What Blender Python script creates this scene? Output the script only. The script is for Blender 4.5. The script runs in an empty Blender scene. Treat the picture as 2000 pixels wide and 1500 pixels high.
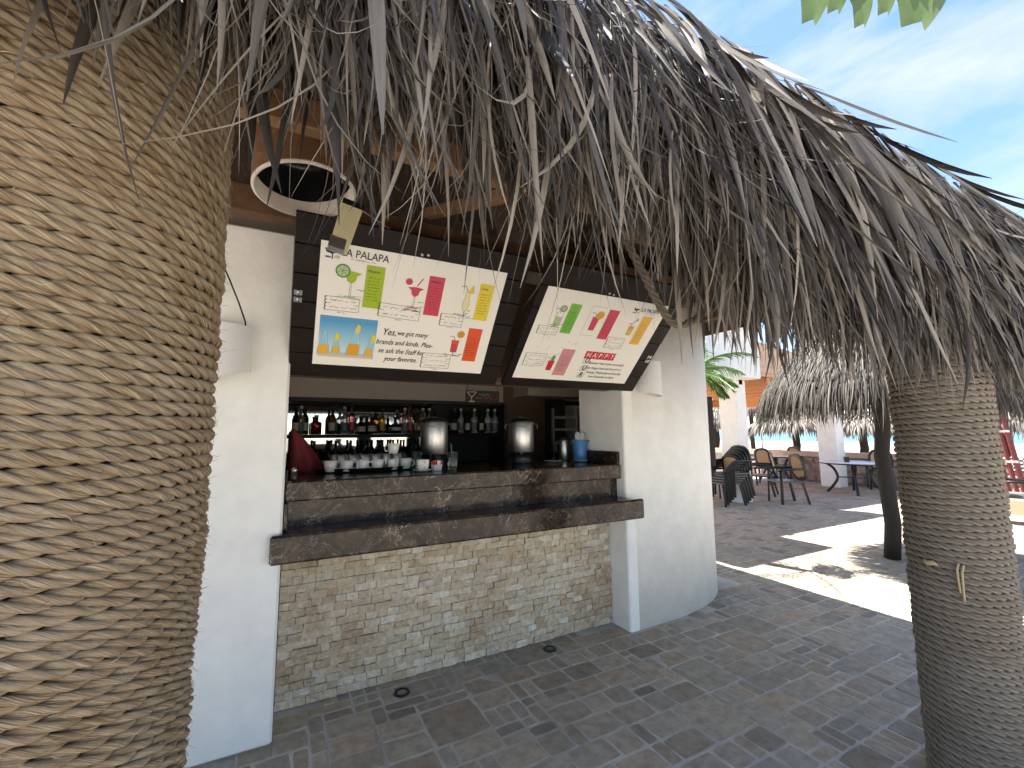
import bpy, math, random
import numpy as np
from mathutils import Vector, Matrix
random.seed(7); rng = np.random.default_rng(7)
S = bpy.context.scene
COL = S.collection
R = math.radians
# ------------------------------------------------------------------ camera
F, CX, CY, EYE = 847.0, 1000.0, 750.0, 1.6          # photograph pixels (2000 x 1500)
def _n(v): return v / np.linalg.norm(v)
_ax = _n(np.array([2650 - CX, 832 - CY, F])); _ay = np.array([560 - CX, 848 - CY, F])
_ay = _n(_ay - _ax * _ax.dot(_ay)); _az = np.cross(_ax, _ay)
if _az[1] > 0: _az = -_az
CM = np.array([_ax, _ay, _az]); EYEP = np.array([0, 0, EYE])
def ray(px, py): return CM @ np.array([px - CX, py - CY, F])
def on_z(px, py, z=0.0): r = ray(px, py); return Vector(EYEP + r * ((z - EYE) / r[2]))
def on_y(px, py, y): r = ray(px, py); return Vector(EYEP + r * (y / r[1]))
def on_x(px, py, x): r = ray(px, py); return Vector(EYEP + r * (x / r[0]))
def proj(P):
    c = CM.T @ (np.array(P, float) - EYEP); return CX + F * c[0] / c[2], CY + F * c[1] / c[2], c[2]
cam = bpy.data.cameras.new('camera'); camo = bpy.data.objects.new('camera', cam); COL.objects.link(camo)
cam.sensor_width = 36; cam.lens = F / 2000 * 36; cam.clip_start = 0.02; cam.clip_end = 6000
rt, dn, fw = CM[:, 0], CM[:, 1], CM[:, 2]
mw = Matrix(((rt[0], -dn[0], -fw[0], 0), (rt[1], -dn[1], -fw[1], 0), (rt[2], -dn[2], -fw[2], EYE), (0, 0, 0, 1)))
camo.matrix_world = mw; S.camera = camo
# ------------------------------------------------------------------ world, sun, exposure
SUN_EL, SUN_DIR = 64.0, (-0.35, 0.94)               # sun stands high behind the bar
W = bpy.data.worlds.new('World'); S.world = W; W.use_nodes = True
nt = W.node_tree; nt.nodes.clear()
sky = nt.nodes.new('ShaderNodeTexSky'); sky.sky_type = 'NISHITA'; sky.sun_disc = False
sky.sun_elevation = R(SUN_EL); sky.sun_rotation = math.atan2(SUN_DIR[0], SUN_DIR[1])
sky.air_density = 1.0; sky.dust_density = 0.7; sky.ozone_density = 1.0; sky.altitude = 1200
tc = nt.nodes.new('ShaderNodeTexCoord'); mp = nt.nodes.new('ShaderNodeMapping')
mp.inputs['Scale'].default_value = (1.3, 1.0, 2.6); mp.inputs['Rotation'].default_value = (0.3, 0.2, 0.6)
mp.inputs['Location'].default_value = (0.35, 0.2, 0.0)
no = nt.nodes.new('ShaderNodeTexNoise'); no.inputs['Scale'].default_value = 2.1; no.inputs['Detail'].default_value = 9
no.inputs['Roughness'].default_value = 0.58; no.inputs['Distortion'].default_value = 0.35
rp = nt.nodes.new('ShaderNodeValToRGB'); rp.color_ramp.elements[0].position = 0.46; rp.color_ramp.elements[1].position = 0.70
rp.color_ramp.elements[0].color = (0, 0, 0, 1); rp.color_ramp.elements[1].color = (0.85, 0.85, 0.85, 1)
mx = nt.nodes.new('ShaderNodeMixRGB'); mx.inputs[2].default_value = (2.75, 2.8, 2.85, 1)
bg = nt.nodes.new('ShaderNodeBackground'); bg.inputs['Strength'].default_value = 0.046
ow = nt.nodes.new('ShaderNodeOutputWorld'); hz = nt.nodes.new('ShaderNodeHueSaturation'); hz.inputs['Saturation'].default_value = 1.05
for a, b in ((tc.outputs['Generated'], mp.inputs[0]), (mp.outputs[0], no.inputs['Vector']), (no.outputs['Fac'], rp.inputs[0]),
             (rp.outputs[0], mx.inputs[0]), (sky.outputs[0], mx.inputs[1]), (mx.outputs[0], hz.inputs['Color']), (hz.outputs[0], bg.inputs[0]), (bg.outputs[0], ow.inputs[0])):
    nt.links.new(a, b)
sl = bpy.data.lights.new('sun', 'SUN'); sl.energy = 2.15; sl.angle = R(0.53); sl.color = (1.0, 0.95, 0.87)
so = bpy.data.objects.new('sun', sl); COL.objects.link(so)
ce = math.cos(R(SUN_EL)); sv = Vector((SUN_DIR[0] * ce, SUN_DIR[1] * ce, math.sin(R(SUN_EL)))).normalized()
so.rotation_euler = sv.to_track_quat('Z', 'Y').to_euler(); so.location = sv * 60
S.view_settings.view_transform = 'Standard'; S.view_settings.look = 'None'
S.view_settings.exposure = 3.15; S.view_settings.gamma = 1.0; S.view_settings.use_curve_mapping = False
# ------------------------------------------------------------------ materials
def mat(name, col, rough=0.6, metal=0.0, var=0.0, vscale=8.0, col2=None, bump=0.0, bscale=40.0, bdist=0.01, rand=0.0, island=0.0,
        spec=0.5, stretch=None, trans=0.0, uv=False, coat=0.0, detail=6.0, rrand=None, satv=0.0):
    m = bpy.data.materials.new(name); m.use_nodes = True; t = m.node_tree; N = t.nodes; L = t.links
    b = N['Principled BSDF']; b.inputs['Roughness'].default_value = rough; b.inputs['Metallic'].default_value = metal
    b.inputs['Specular IOR Level'].default_value = spec
    if trans: b.inputs['Transmission Weight'].default_value = trans; b.inputs['IOR'].default_value = 1.45
    if coat: b.inputs['Coat Weight'].default_value = coat
    tcn = N.new('ShaderNodeTexCoord'); mpn = N.new('ShaderNodeMapping')
    L.new(tcn.outputs['UV' if uv else 'Object'], mpn.inputs[0])
    if stretch: mpn.inputs['Scale'].default_value = stretch
    c = N.new('ShaderNodeRGB'); c.outputs[0].default_value = (*col, 1); out = c.outputs[0]
    if rand or island:                                   # pieces vary one by one
        if rand: src = N.new('ShaderNodeObjectInfo').outputs['Random']
        else: src = N.new('ShaderNodeNewGeometry').outputs['Random Per Island']
        k = rand or island
        if col2:
            mm = N.new('ShaderNodeMixRGB'); L.new(src, mm.inputs[0]); L.new(out, mm.inputs[1]); mm.inputs[2].default_value = (*col2, 1); out = mm.outputs[0]
            col2 = None
        wn = N.new('ShaderNodeTexWhiteNoise'); wn.noise_dimensions = '1D'; L.new(src, wn.inputs['W'])
        mr = N.new('ShaderNodeMapRange'); mr.inputs[3].default_value = 1 - k; mr.inputs[4].default_value = 1 + k
        L.new(wn.outputs['Value'], mr.inputs[0])
        hs = N.new('ShaderNodeHueSaturation'); L.new(mr.outputs[0], hs.inputs['Value']); L.new(out, hs.inputs['Color']); out = hs.outputs[0]
        if satv:
            ms = N.new('ShaderNodeMapRange'); ms.inputs[3].default_value = 1 - satv; ms.inputs[4].default_value = 1 + satv
            sp = N.new('ShaderNodeSeparateColor'); L.new(wn.outputs['Color'], sp.inputs[0]); L.new(sp.outputs[1], ms.inputs[0]); L.new(ms.outputs[0], hs.inputs['Saturation'])
    if var:
        n = N.new('ShaderNodeTexNoise'); n.inputs['Scale'].default_value = vscale; n.inputs['Detail'].default_value = detail
        n.inputs['Roughness'].default_value = 0.62; L.new(mpn.outputs[0], n.inputs['Vector'])
        r = N.new('ShaderNodeMapRange'); r.inputs[1].default_value = 0.28; r.inputs[2].default_value = 0.72; L.new(n.outputs['Fac'], r.inputs[0])
        if col2:
            mm = N.new('ShaderNodeMixRGB'); L.new(r.outputs[0], mm.inputs[0]); L.new(out, mm.inputs[1]); mm.inputs[2].default_value = (*col2, 1); out = mm.outputs[0]
        else:
            r.inputs[3].default_value = 1 - var; r.inputs[4].default_value = 1 + var
            hs = N.new('ShaderNodeHueSaturation'); L.new(r.outputs[0], hs.inputs['Value']); L.new(out, hs.inputs['Color']); out = hs.outputs[0]
        rr = N.new('ShaderNodeMapRange'); rr.inputs[3].default_value = max(0.02, rough - 0.1); rr.inputs[4].default_value = min(1, rough + 0.1)
        L.new(n.outputs['Fac'], rr.inputs[0]); L.new(rr.outputs[0], b.inputs['Roughness'])
    L.new(out, b.inputs['Base Color'])
    if bump:
        n2 = N.new('ShaderNodeTexNoise'); n2.inputs['Scale'].default_value = bscale; n2.inputs['Detail'].default_value = 5; L.new(mpn.outputs[0], n2.inputs['Vector'])
        bp = N.new('ShaderNodeBump'); bp.inputs['Strength'].default_value = bump; bp.inputs['Distance'].default_value = bdist
        L.new(n2.outputs['Fac'], bp.inputs['Height']); L.new(bp.outputs[0], b.inputs['Normal'])
    m.diffuse_color = (*col, 1)
    return m
MT = {}
MT['plaster'] = mat('white_plaster', (0.86, 0.84, 0.795), 0.75, var=0.07, vscale=5.5, bump=0.35, bscale=22, bdist=0.008, detail=12)
MT['taupe'] = mat('taupe_paint', (0.42, 0.37, 0.32), 0.7, var=0.06, vscale=3, bump=0.1, bscale=30)
MT['brownwall'] = mat('brown_paint', (0.13, 0.075, 0.05), 0.6, var=0.08, vscale=3)
MT['shutter'] = mat('dark_stained_wood', (0.014, 0.010, 0.008), 0.5, spec=0.2, var=0.25, vscale=9, stretch=(1, 7, 7), bump=0.15, bscale=30, rand=0.12)
MT['board'] = mat('board_print', (0.88, 0.85, 0.77), 0.35, var=0.02, vscale=3)
MT['beam'] = mat('warm_pine', (0.24, 0.125, 0.055), 0.6, var=0.3, vscale=6, stretch=(1.2, 9, 9), bump=0.2, bscale=25, rand=0.15)
MT['rafter'] = mat('brown_rafter', (0.17, 0.085, 0.04), 0.7, var=0.3, vscale=6, stretch=(4, 4, 4), bump=0.25, bscale=25, rand=0.3)
MT['steel'] = mat('brushed_steel', (0.62, 0.60, 0.57), 0.38, 1.0, var=0.12, vscale=30, stretch=(1, 1, 0.06))
MT['black'] = mat('black_plastic', (0.012, 0.012, 0.013), 0.3)
MT['blackmat'] = mat('black_matte', (0.02, 0.02, 0.021), 0.65)
MT['ceramic'] = mat('white_ceramic', (0.80, 0.78, 0.74), 0.18, coat=0.4)
MT['coffee'] = mat('dark_inside', (0.05, 0.035, 0.025), 0.4)
MT['glass'] = mat('clear_glass', (0.93, 0.96, 0.95), 0.03, trans=0.95)
MT['mirror'] = mat('bar_mirror', (0.72, 0.74, 0.73), 0.035, 1.0)
MT['blue'] = mat('blue_plastic', (0.06, 0.22, 0.52), 0.35)
MT['straw'] = mat('white_straw', (0.72, 0.80, 0.76), 0.4, rand=0.1)
MT['red'] = mat('red_paper', (0.55, 0.03, 0.03), 0.5, island=0.3)
MT['maroon'] = mat('maroon_cloth', (0.16, 0.015, 0.022), 0.85, var=0.15, vscale=12)
MT['cream'] = mat('cream_plastic', (0.62, 0.56, 0.34), 0.45, var=0.08, vscale=14)
MT['shade'] = mat('plaster_shade', (0.66, 0.58, 0.50), 0.7, var=0.12, vscale=9, bump=0.15, bscale=40)
MT['sconce'] = mat('white_sconce', (0.78, 0.78, 0.78), 0.6, var=0.03, vscale=6)
MT['metal'] = mat('zinc_metal', (0.55, 0.55, 0.55), 0.35, 1.0)
MT['cable'] = mat('black_cable', (0.012, 0.012, 0.012), 0.6)
MT['joint'] = mat('paver_joint_sand', (0.50, 0.46, 0.40), 0.95, var=0.35, vscale=3.0, bump=0.4, bscale=300, bdist=0.003)
MT['grout'] = mat('tile_joint', (0.30, 0.235, 0.16), 0.95, var=0.2, vscale=30)
MT['resin'] = mat('dark_resin', (0.009, 0.010, 0.011), 0.4)
MT['cane'] = mat('tan_cane', (0.52, 0.30, 0.13), 0.6, var=0.2, vscale=60)
MT['tabletop'] = mat('white_tabletop', (0.72, 0.73, 0.74), 0.25)
MT['terracotta'] = mat('terracotta_paint', (0.55, 0.37, 0.26), 0.75, var=0.08, vscale=1.2)
MT['orangewood'] = mat('orange_wood', (0.50, 0.22, 0.08), 0.6, var=0.25, vscale=4, stretch=(1, 8, 8), rand=0.12)
MT['redwood'] = mat('red_stained_wood', (0.16, 0.03, 0.025), 0.5, var=0.2, vscale=8, rand=0.15)
MT['sand'] = mat('beach_sand', (0.46, 0.37, 0.26), 0.95, var=0.12, vscale=0.5, bump=0.5, bscale=4, bdist=0.05)
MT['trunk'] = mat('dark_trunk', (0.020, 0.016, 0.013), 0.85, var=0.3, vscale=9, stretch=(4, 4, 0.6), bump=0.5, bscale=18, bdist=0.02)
MT['lounger'] = mat('white_plastic', (0.75, 0.75, 0.73), 0.4)
MT['pole'] = mat('grey_pole', (0.2, 0.19, 0.18), 0.6)
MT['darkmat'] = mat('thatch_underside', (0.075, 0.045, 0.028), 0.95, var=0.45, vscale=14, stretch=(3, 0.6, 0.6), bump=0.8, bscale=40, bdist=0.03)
MT['cord'] = mat('jute_cord', (0.42, 0.32, 0.19), 0.9)
MT['bark'] = mat('grey_bark', (0.16, 0.13, 0.10), 0.9, var=0.3, vscale=8, bump=0.5, bscale=20, bdist=0.02)
MT['leafstem'] = mat('leaf_stem', (0.12, 0.17, 0.05), 0.6)
def leaf_mat(name, c1, c2):
    m = mat(name, c1, 0.45, col2=c2, island=0.22, satv=0.2)
    b = m.node_tree.nodes['Principled BSDF']; o = m.node_tree.nodes['Material Output']
    tr = m.node_tree.nodes.new('ShaderNodeBsdfTranslucent'); ad = m.node_tree.nodes.new('ShaderNodeMixShader'); ad.inputs[0].default_value = 0.35
    src = b.inputs['Base Color'].links[0].from_socket
    m.node_tree.links.new(src, tr.inputs[0]); m.node_tree.links.new(b.outputs[0], ad.inputs[1]); m.node_tree.links.new(tr.outputs[0], ad.inputs[2])
    m.node_tree.links.new(ad.outputs[0], o.inputs[0]); return m
MT['palmleaf'] = leaf_mat('palm_leaf', (0.05, 0.14, 0.025), (0.14, 0.24, 0.04))
MT['broadleaf'] = leaf_mat('broad_leaf', (0.08, 0.135, 0.05), (0.13, 0.18, 0.07))
def thatch_mat(name, dark, mid, light, rand_src='island'):
    m = bpy.data.materials.new(name); m.use_nodes = True; t = m.node_tree; N = t.nodes; L = t.links; b = N['Principled BSDF']
    b.inputs['Roughness'].default_value = 0.62; b.inputs['Specular IOR Level'].default_value = 0.35
    src = N.new('ShaderNodeNewGeometry').outputs['Random Per Island'] if rand_src == 'island' else N.new('ShaderNodeObjectInfo').outputs['Random']
    cr = N.new('ShaderNodeValToRGB'); e = cr.color_ramp.elements
    e[0].position = 0.0; e[0].color = (*dark, 1); e[1].position = 1.0; e[1].color = (*light, 1); k = e.new(0.55); k.color = (*mid, 1)
    wn = N.new('ShaderNodeTexWhiteNoise'); wn.noise_dimensions = '1D'; L.new(src, wn.inputs['W']); L.new(wn.outputs['Value'], cr.inputs[0])
    tcn = N.new('ShaderNodeTexCoord'); mpn = N.new('ShaderNodeMapping'); mpn.inputs['Scale'].default_value = (9, 1.6, 1); L.new(tcn.outputs['UV'], mpn.inputs[0])
    n = N.new('ShaderNodeTexNoise'); n.inputs['Scale'].default_value = 3; n.inputs['Detail'].default_value = 6; L.new(mpn.outputs[0], n.inputs['Vector'])
    mr = N.new('ShaderNodeMapRange'); mr.inputs[1].default_value = 0.3; mr.inputs[2].default_value = 0.7; mr.inputs[3].default_value = 0.62; mr.inputs[4].default_value = 1.3
    L.new(n.outputs['Fac'], mr.inputs[0])
    hs = N.new('ShaderNodeHueSaturation'); L.new(mr.outputs[0], hs.inputs['Value']); L.new(cr.outputs[0], hs.inputs['Color'])
    L.new(hs.outputs[0], b.inputs['Base Color'])
    bp = N.new('ShaderNodeBump'); bp.inputs['Strength'].default_value = 0.35; bp.inputs['Distance'].default_value = 0.002
    L.new(n.outputs['Fac'], bp.inputs['Height']); L.new(bp.outputs[0], b.inputs['Normal'])
    return m
MT['thatch'] = thatch_mat('dry_palm', (0.022, 0.018, 0.015), (0.075, 0.062, 0.051), (0.27, 0.235, 0.19))
MT['thatch_obj'] = thatch_mat('dry_palm_blade', (0.045, 0.037, 0.030), (0.12, 0.10, 0.081), (0.31, 0.27, 0.215), 'object')
MT['fibre'] = thatch_mat('palm_fibre', (0.05, 0.041, 0.033), (0.11, 0.092, 0.074), (0.24, 0.21, 0.17))
MT['thatch_mid'] = thatch_mat('grey_palm', (0.026, 0.022, 0.018), (0.07, 0.061, 0.052), (0.22, 0.197, 0.167))
MT['fibre_rope'] = thatch_mat('rope_fibre', (0.09, 0.06, 0.03), (0.27, 0.20, 0.12), (0.50, 0.42, 0.30))
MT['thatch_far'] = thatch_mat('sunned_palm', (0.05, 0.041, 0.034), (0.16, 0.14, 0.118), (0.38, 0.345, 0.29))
def rope_mat(name, c1, c2, c3):
    m = bpy.data.materials.new(name); m.use_nodes = True; t = m.node_tree; N = t.nodes; L = t.links; b = N['Principled BSDF']
    b.inputs['Roughness'].default_value = 0.85; b.inputs['Specular IOR Level'].default_value = 0.25
    tcn = N.new('ShaderNodeTexCoord')
    m1 = N.new('ShaderNodeMapping'); m1.inputs['Scale'].default_value = (9, 13, 1); L.new(tcn.outputs['UV'], m1.inputs[0])
    n1 = N.new('ShaderNodeTexNoise'); n1.inputs['Scale'].default_value = 1.5; n1.inputs['Detail'].default_value = 4; L.new(m1.outputs[0], n1.inputs['Vector'])
    n2 = N.new('ShaderNodeTexNoise'); n2.inputs['Scale'].default_value = 9; n2.inputs['Detail'].default_value = 5; L.new(tcn.outputs['Object'], n2.inputs['Vector'])
    r2 = N.new('ShaderNodeMapRange'); r2.inputs[1].default_value = 0.32; r2.inputs[2].default_value = 0.68; L.new(n2.outputs['Fac'], r2.inputs[0])
    mx1 = N.new('ShaderNodeMixRGB'); mx1.inputs[1].default_value = (*c1, 1); mx1.inputs[2].default_value = (*c2, 1); L.new(r2.outputs[0], mx1.inputs[0])
    r1 = N.new('ShaderNodeMapRange'); r1.inputs[1].default_value = 0.42; r1.inputs[2].default_value = 0.66; L.new(n1.outputs['Fac'], r1.inputs[0])
    mx2 = N.new('ShaderNodeMixRGB'); L.new(r1.outputs[0], mx2.inputs[0]); L.new(mx1.outputs[0], mx2.inputs[1]); mx2.inputs[2].default_value = (*c3, 1)
    L.new(mx2.outputs[0], b.inputs['Base Color'])
    bp = N.new('ShaderNodeBump'); bp.inputs['Strength'].default_value = 1.0; bp.inputs['Distance'].default_value = 0.004
    L.new(n1.outputs['Fac'], bp.inputs['Height']); L.new(bp.outputs[0], b.inputs['Normal']); return m
MT['rope'] = rope_mat('sisal_rope', (0.17, 0.108, 0.055), (0.24, 0.185, 0.125), (0.40, 0.325, 0.22))
MT['rope_grey'] = rope_mat('weathered_sisal', (0.155, 0.12, 0.086), (0.215, 0.18, 0.14), (0.32, 0.275, 0.22))
MT['rope_dark'] = rope_mat('dark_sisal', (0.20, 0.12, 0.06), (0.28, 0.185, 0.11), (0.36, 0.25, 0.15))
def marble():
    m = bpy.data.materials.new('brown_marble'); m.use_nodes = True; t = m.node_tree; N = t.nodes; L = t.links; b = N['Principled BSDF']
    b.inputs['Roughness'].default_value = 0.15; b.inputs['Specular IOR Level'].default_value = 0.22
    tcn = N.new('ShaderNodeTexCoord')
    def noise(sc, det, rough, dist=0.0):
        n = N.new('ShaderNodeTexNoise'); n.inputs['Scale'].default_value = sc; n.inputs['Detail'].default_value = det; n.inputs['Roughness'].default_value = rough; n.inputs['Distortion'].default_value = dist
        L.new(tcn.outputs['Object'], n.inputs['Vector']); return n.outputs['Fac']
    cr = N.new('ShaderNodeValToRGB'); e = cr.color_ramp.elements; e[0].position = 0.33; e[0].color = (0.009, 0.007, 0.006, 1); e[1].position = 0.70; e[1].color = (0.14, 0.085, 0.05, 1)
    k = e.new(0.47); k.color = (0.022, 0.016, 0.014, 1); k = e.new(0.58); k.color = (0.050, 0.034, 0.025, 1); L.new(noise(9, 12, 0.72, 0.6), cr.inputs[0]); out = cr.outputs[0]
    for sc, dist, wd, amt, col in ((6, 2.2, 0.010, 0.85, (0.42, 0.31, 0.21, 1)), (15, 1.6, 0.014, 0.6, (0.36, 0.25, 0.16, 1)), (3, 1.2, 0.005, 0.9, (0.55, 0.47, 0.38, 1))):
        nf = noise(sc, 6, 0.6, dist); sub = N.new('ShaderNodeMath'); sub.operation = 'SUBTRACT'; sub.inputs[1].default_value = 0.5; L.new(nf, sub.inputs[0])
        ab = N.new('ShaderNodeMath'); ab.operation = 'ABSOLUTE'; L.new(sub.outputs[0], ab.inputs[0])
        mr = N.new('ShaderNodeMapRange'); mr.inputs[2].default_value = wd; mr.inputs[3].default_value = amt; mr.inputs[4].default_value = 0.0; L.new(ab.outputs[0], mr.inputs[0])
        gate = N.new('ShaderNodeMapRange'); gate.inputs[1].default_value = 0.45; gate.inputs[2].default_value = 0.62; L.new(noise(sc * 0.8 + 1.3, 3, 0.5), gate.inputs[0])
        mu = N.new('ShaderNodeMath'); mu.operation = 'MULTIPLY'; L.new(mr.outputs[0], mu.inputs[0]); L.new(gate.outputs[0], mu.inputs[1])
        mx1 = N.new('ShaderNodeMixRGB'); L.new(mu.outputs[0], mx1.inputs[0]); L.new(out, mx1.inputs[1]); mx1.inputs[2].default_value = col; out = mx1.outputs[0]
    L.new(out, b.inputs['Base Color']); return m
MT['marble'] = marble()
def piece_mat(name, cols, vs, bump, bscale, rough=0.85, src='object', stain=None, bdist=0.004):
    m = bpy.data.materials.new(name); m.use_nodes = True; t = m.node_tree; N = t.nodes; L = t.links; b = N['Principled BSDF']
    b.inputs['Roughness'].default_value = rough; b.inputs['Specular IOR Level'].default_value = 0.22
    s = N.new('ShaderNodeObjectInfo').outputs['Random'] if src == 'object' else N.new('ShaderNodeNewGeometry').outputs['Random Per Island']
    cr = N.new('ShaderNodeValToRGB'); cr.color_ramp.interpolation = 'LINEAR'; e = cr.color_ramp.elements
    e[0].color = (*cols[0], 1); e[1].color = (*cols[-1], 1)
    for i, c in enumerate(cols[1:-1]): k = e.new((i + 1) / (len(cols) - 1)); k.color = (*c, 1)
    L.new(s, cr.inputs[0])
    g = N.new('ShaderNodeNewGeometry')
    n = N.new('ShaderNodeTexNoise'); n.inputs['Scale'].default_value = vs; n.inputs['Detail'].default_value = 8; n.inputs['Roughness'].default_value = 0.7; L.new(g.outputs['Position'], n.inputs['Vector'])
    mr = N.new('ShaderNodeMapRange'); mr.inputs[1].default_value = 0.3; mr.inputs[2].default_value = 0.7; mr.inputs[3].default_value = 0.68; mr.inputs[4].default_value = 1.28; L.new(n.outputs['Fac'], mr.inputs[0])
    hs = N.new('ShaderNodeHueSaturation'); L.new(mr.outputs[0], hs.inputs['Value']); L.new(cr.outputs[0], hs.inputs['Color']); out = hs.outputs[0]
    if stain:
        n4 = N.new('ShaderNodeTexNoise'); n4.inputs['Scale'].default_value = 1.7; n4.inputs['Detail'].default_value = 5; L.new(g.outputs['Position'], n4.inputs['Vector'])
        r4 = N.new('ShaderNodeMapRange'); r4.inputs[1].default_value = 0.5; r4.inputs[2].default_value = 0.75; r4.inputs[4].default_value = 0.6; L.new(n4.outputs['Fac'], r4.inputs[0])
        ms = N.new('ShaderNodeMixRGB'); ms.blend_type = 'MULTIPLY'; L.new(r4.outputs[0], ms.inputs[0]); L.new(out, ms.inputs[1]); ms.inputs[2].default_value = (*stain, 1); out = ms.outputs[0]
    L.new(out, b.inputs['Base Color'])
    n2 = N.new('ShaderNodeTexNoise'); n2.inputs['Scale'].default_value = bscale; n2.inputs['Detail'].default_value = 6; L.new(g.outputs['Position'], n2.inputs['Vector'])
    bp = N.new('ShaderNodeBump'); bp.inputs['Strength'].default_value = bump; bp.inputs['Distance'].default_value = bdist
    L.new(n2.outputs['Fac'], bp.inputs['Height']); L.new(bp.outputs[0], b.inputs['Normal']); return m
PAV = [(0.267, 0.239, 0.191), (0.461, 0.381, 0.279), (0.394, 0.35, 0.274), (0.475, 0.364, 0.254), (0.313, 0.289, 0.236), (0.443, 0.375, 0.279), (0.244, 0.209, 0.162), (0.411, 0.324, 0.231), (0.355, 0.313, 0.247)]
MT['paver'] = piece_mat('concrete_paver', PAV, 14, 0.35, 120, 0.8, bdist=0.003)
MT['paver_i'] = piece_mat('concrete_paver_far', PAV, 14, 0.35, 120, 0.8, 'island', bdist=0.003)
TRV = [(0.497, 0.396, 0.274), (0.605, 0.506, 0.37), (0.454, 0.341, 0.224), (0.648, 0.572, 0.448), (0.54, 0.44, 0.314), (0.486, 0.407, 0.308), (0.691, 0.627, 0.515)]
MT['trav'] = piece_mat('split_travertine', TRV, 30, 0.9, 60, 0.9, 'object', (0.60, 0.42, 0.22), bdist=0.008)
MT['trav_i'] = piece_mat('split_travertine_small', TRV, 30, 0.9, 60, 0.9, 'island', (0.60, 0.42, 0.22), bdist=0.008)
MT['stone'] = piece_mat('pink_fieldstone', [(0.34, 0.22, 0.19), (0.40, 0.30, 0.26), (0.30, 0.24, 0.22), (0.44, 0.33, 0.28)], 8, 0.8, 14, 0.9, bdist=0.02)
def sea_mat():
    m = mat('sea_water', (0.03, 0.13, 0.18), 0.3, var=0.3, vscale=0.02, col2=(0.08, 0.22, 0.27), bump=0.6, bscale=0.25, bdist=0.6); return m
MT['sea'] = sea_mat()
_pm = {}
def flat(c, rough=0.4):
    k = tuple(round(x, 3) for x in c)
    if k not in _pm: _pm[k] = mat('print_ink_%d' % len(_pm), c, rough)
    return _pm[k]
# ------------------------------------------------------------------ mesh helpers
def tag(o, label=None, cat=None, group=None, kind=None):
    if label: o['label'] = label
    if cat: o['category'] = cat
    if group: o['group'] = group
    if kind: o['kind'] = kind
    return o
def thing(name, label, cat, loc=(0, 0, 0), rz=0.0, group=None):
    o = bpy.data.objects.new(name, None); COL.objects.link(o); o.location = loc; o.rotation_euler = (0, 0, rz); o.empty_display_size = 0.1
    return tag(o, label, cat, group)
def link(name, me, parent=None, loc=None):
    o = bpy.data.objects.new(name, me); COL.objects.link(o)
    if parent is not None: o.parent = parent
    if loc is not None: o.location = loc
    return o
def copy_tree(o, parent=None):
    c = o.copy(); COL.objects.link(c); c.parent = parent
    for ch in list(o.children): copy_tree(ch, c)
    return c
def npmesh(name, V, Q, m, uv=None, smooth=True):
    V = np.asarray(V, np.float32).reshape(-1, 3); Q = np.asarray(Q, np.int32); n = Q.shape[1]
    me = bpy.data.meshes.new(name); me.vertices.add(len(V)); me.vertices.foreach_set('co', V.ravel())
    me.loops.add(Q.size); me.loops.foreach_set('vertex_index', Q.ravel()); me.polygons.add(len(Q))
    me.polygons.foreach_set('loop_start', np.arange(0, Q.size, n, dtype=np.int32))
    me.polygons.foreach_set('use_smooth', np.full(len(Q), smooth))
    if uv is not None:
        l = me.uv_layers.new(name='UVMap'); l.data.foreach_set('uv', np.asarray(uv, np.float32)[Q.ravel()].ravel())
    me.materials.append(m); me.update(calc_edges=True); me.validate(); return me
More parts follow.
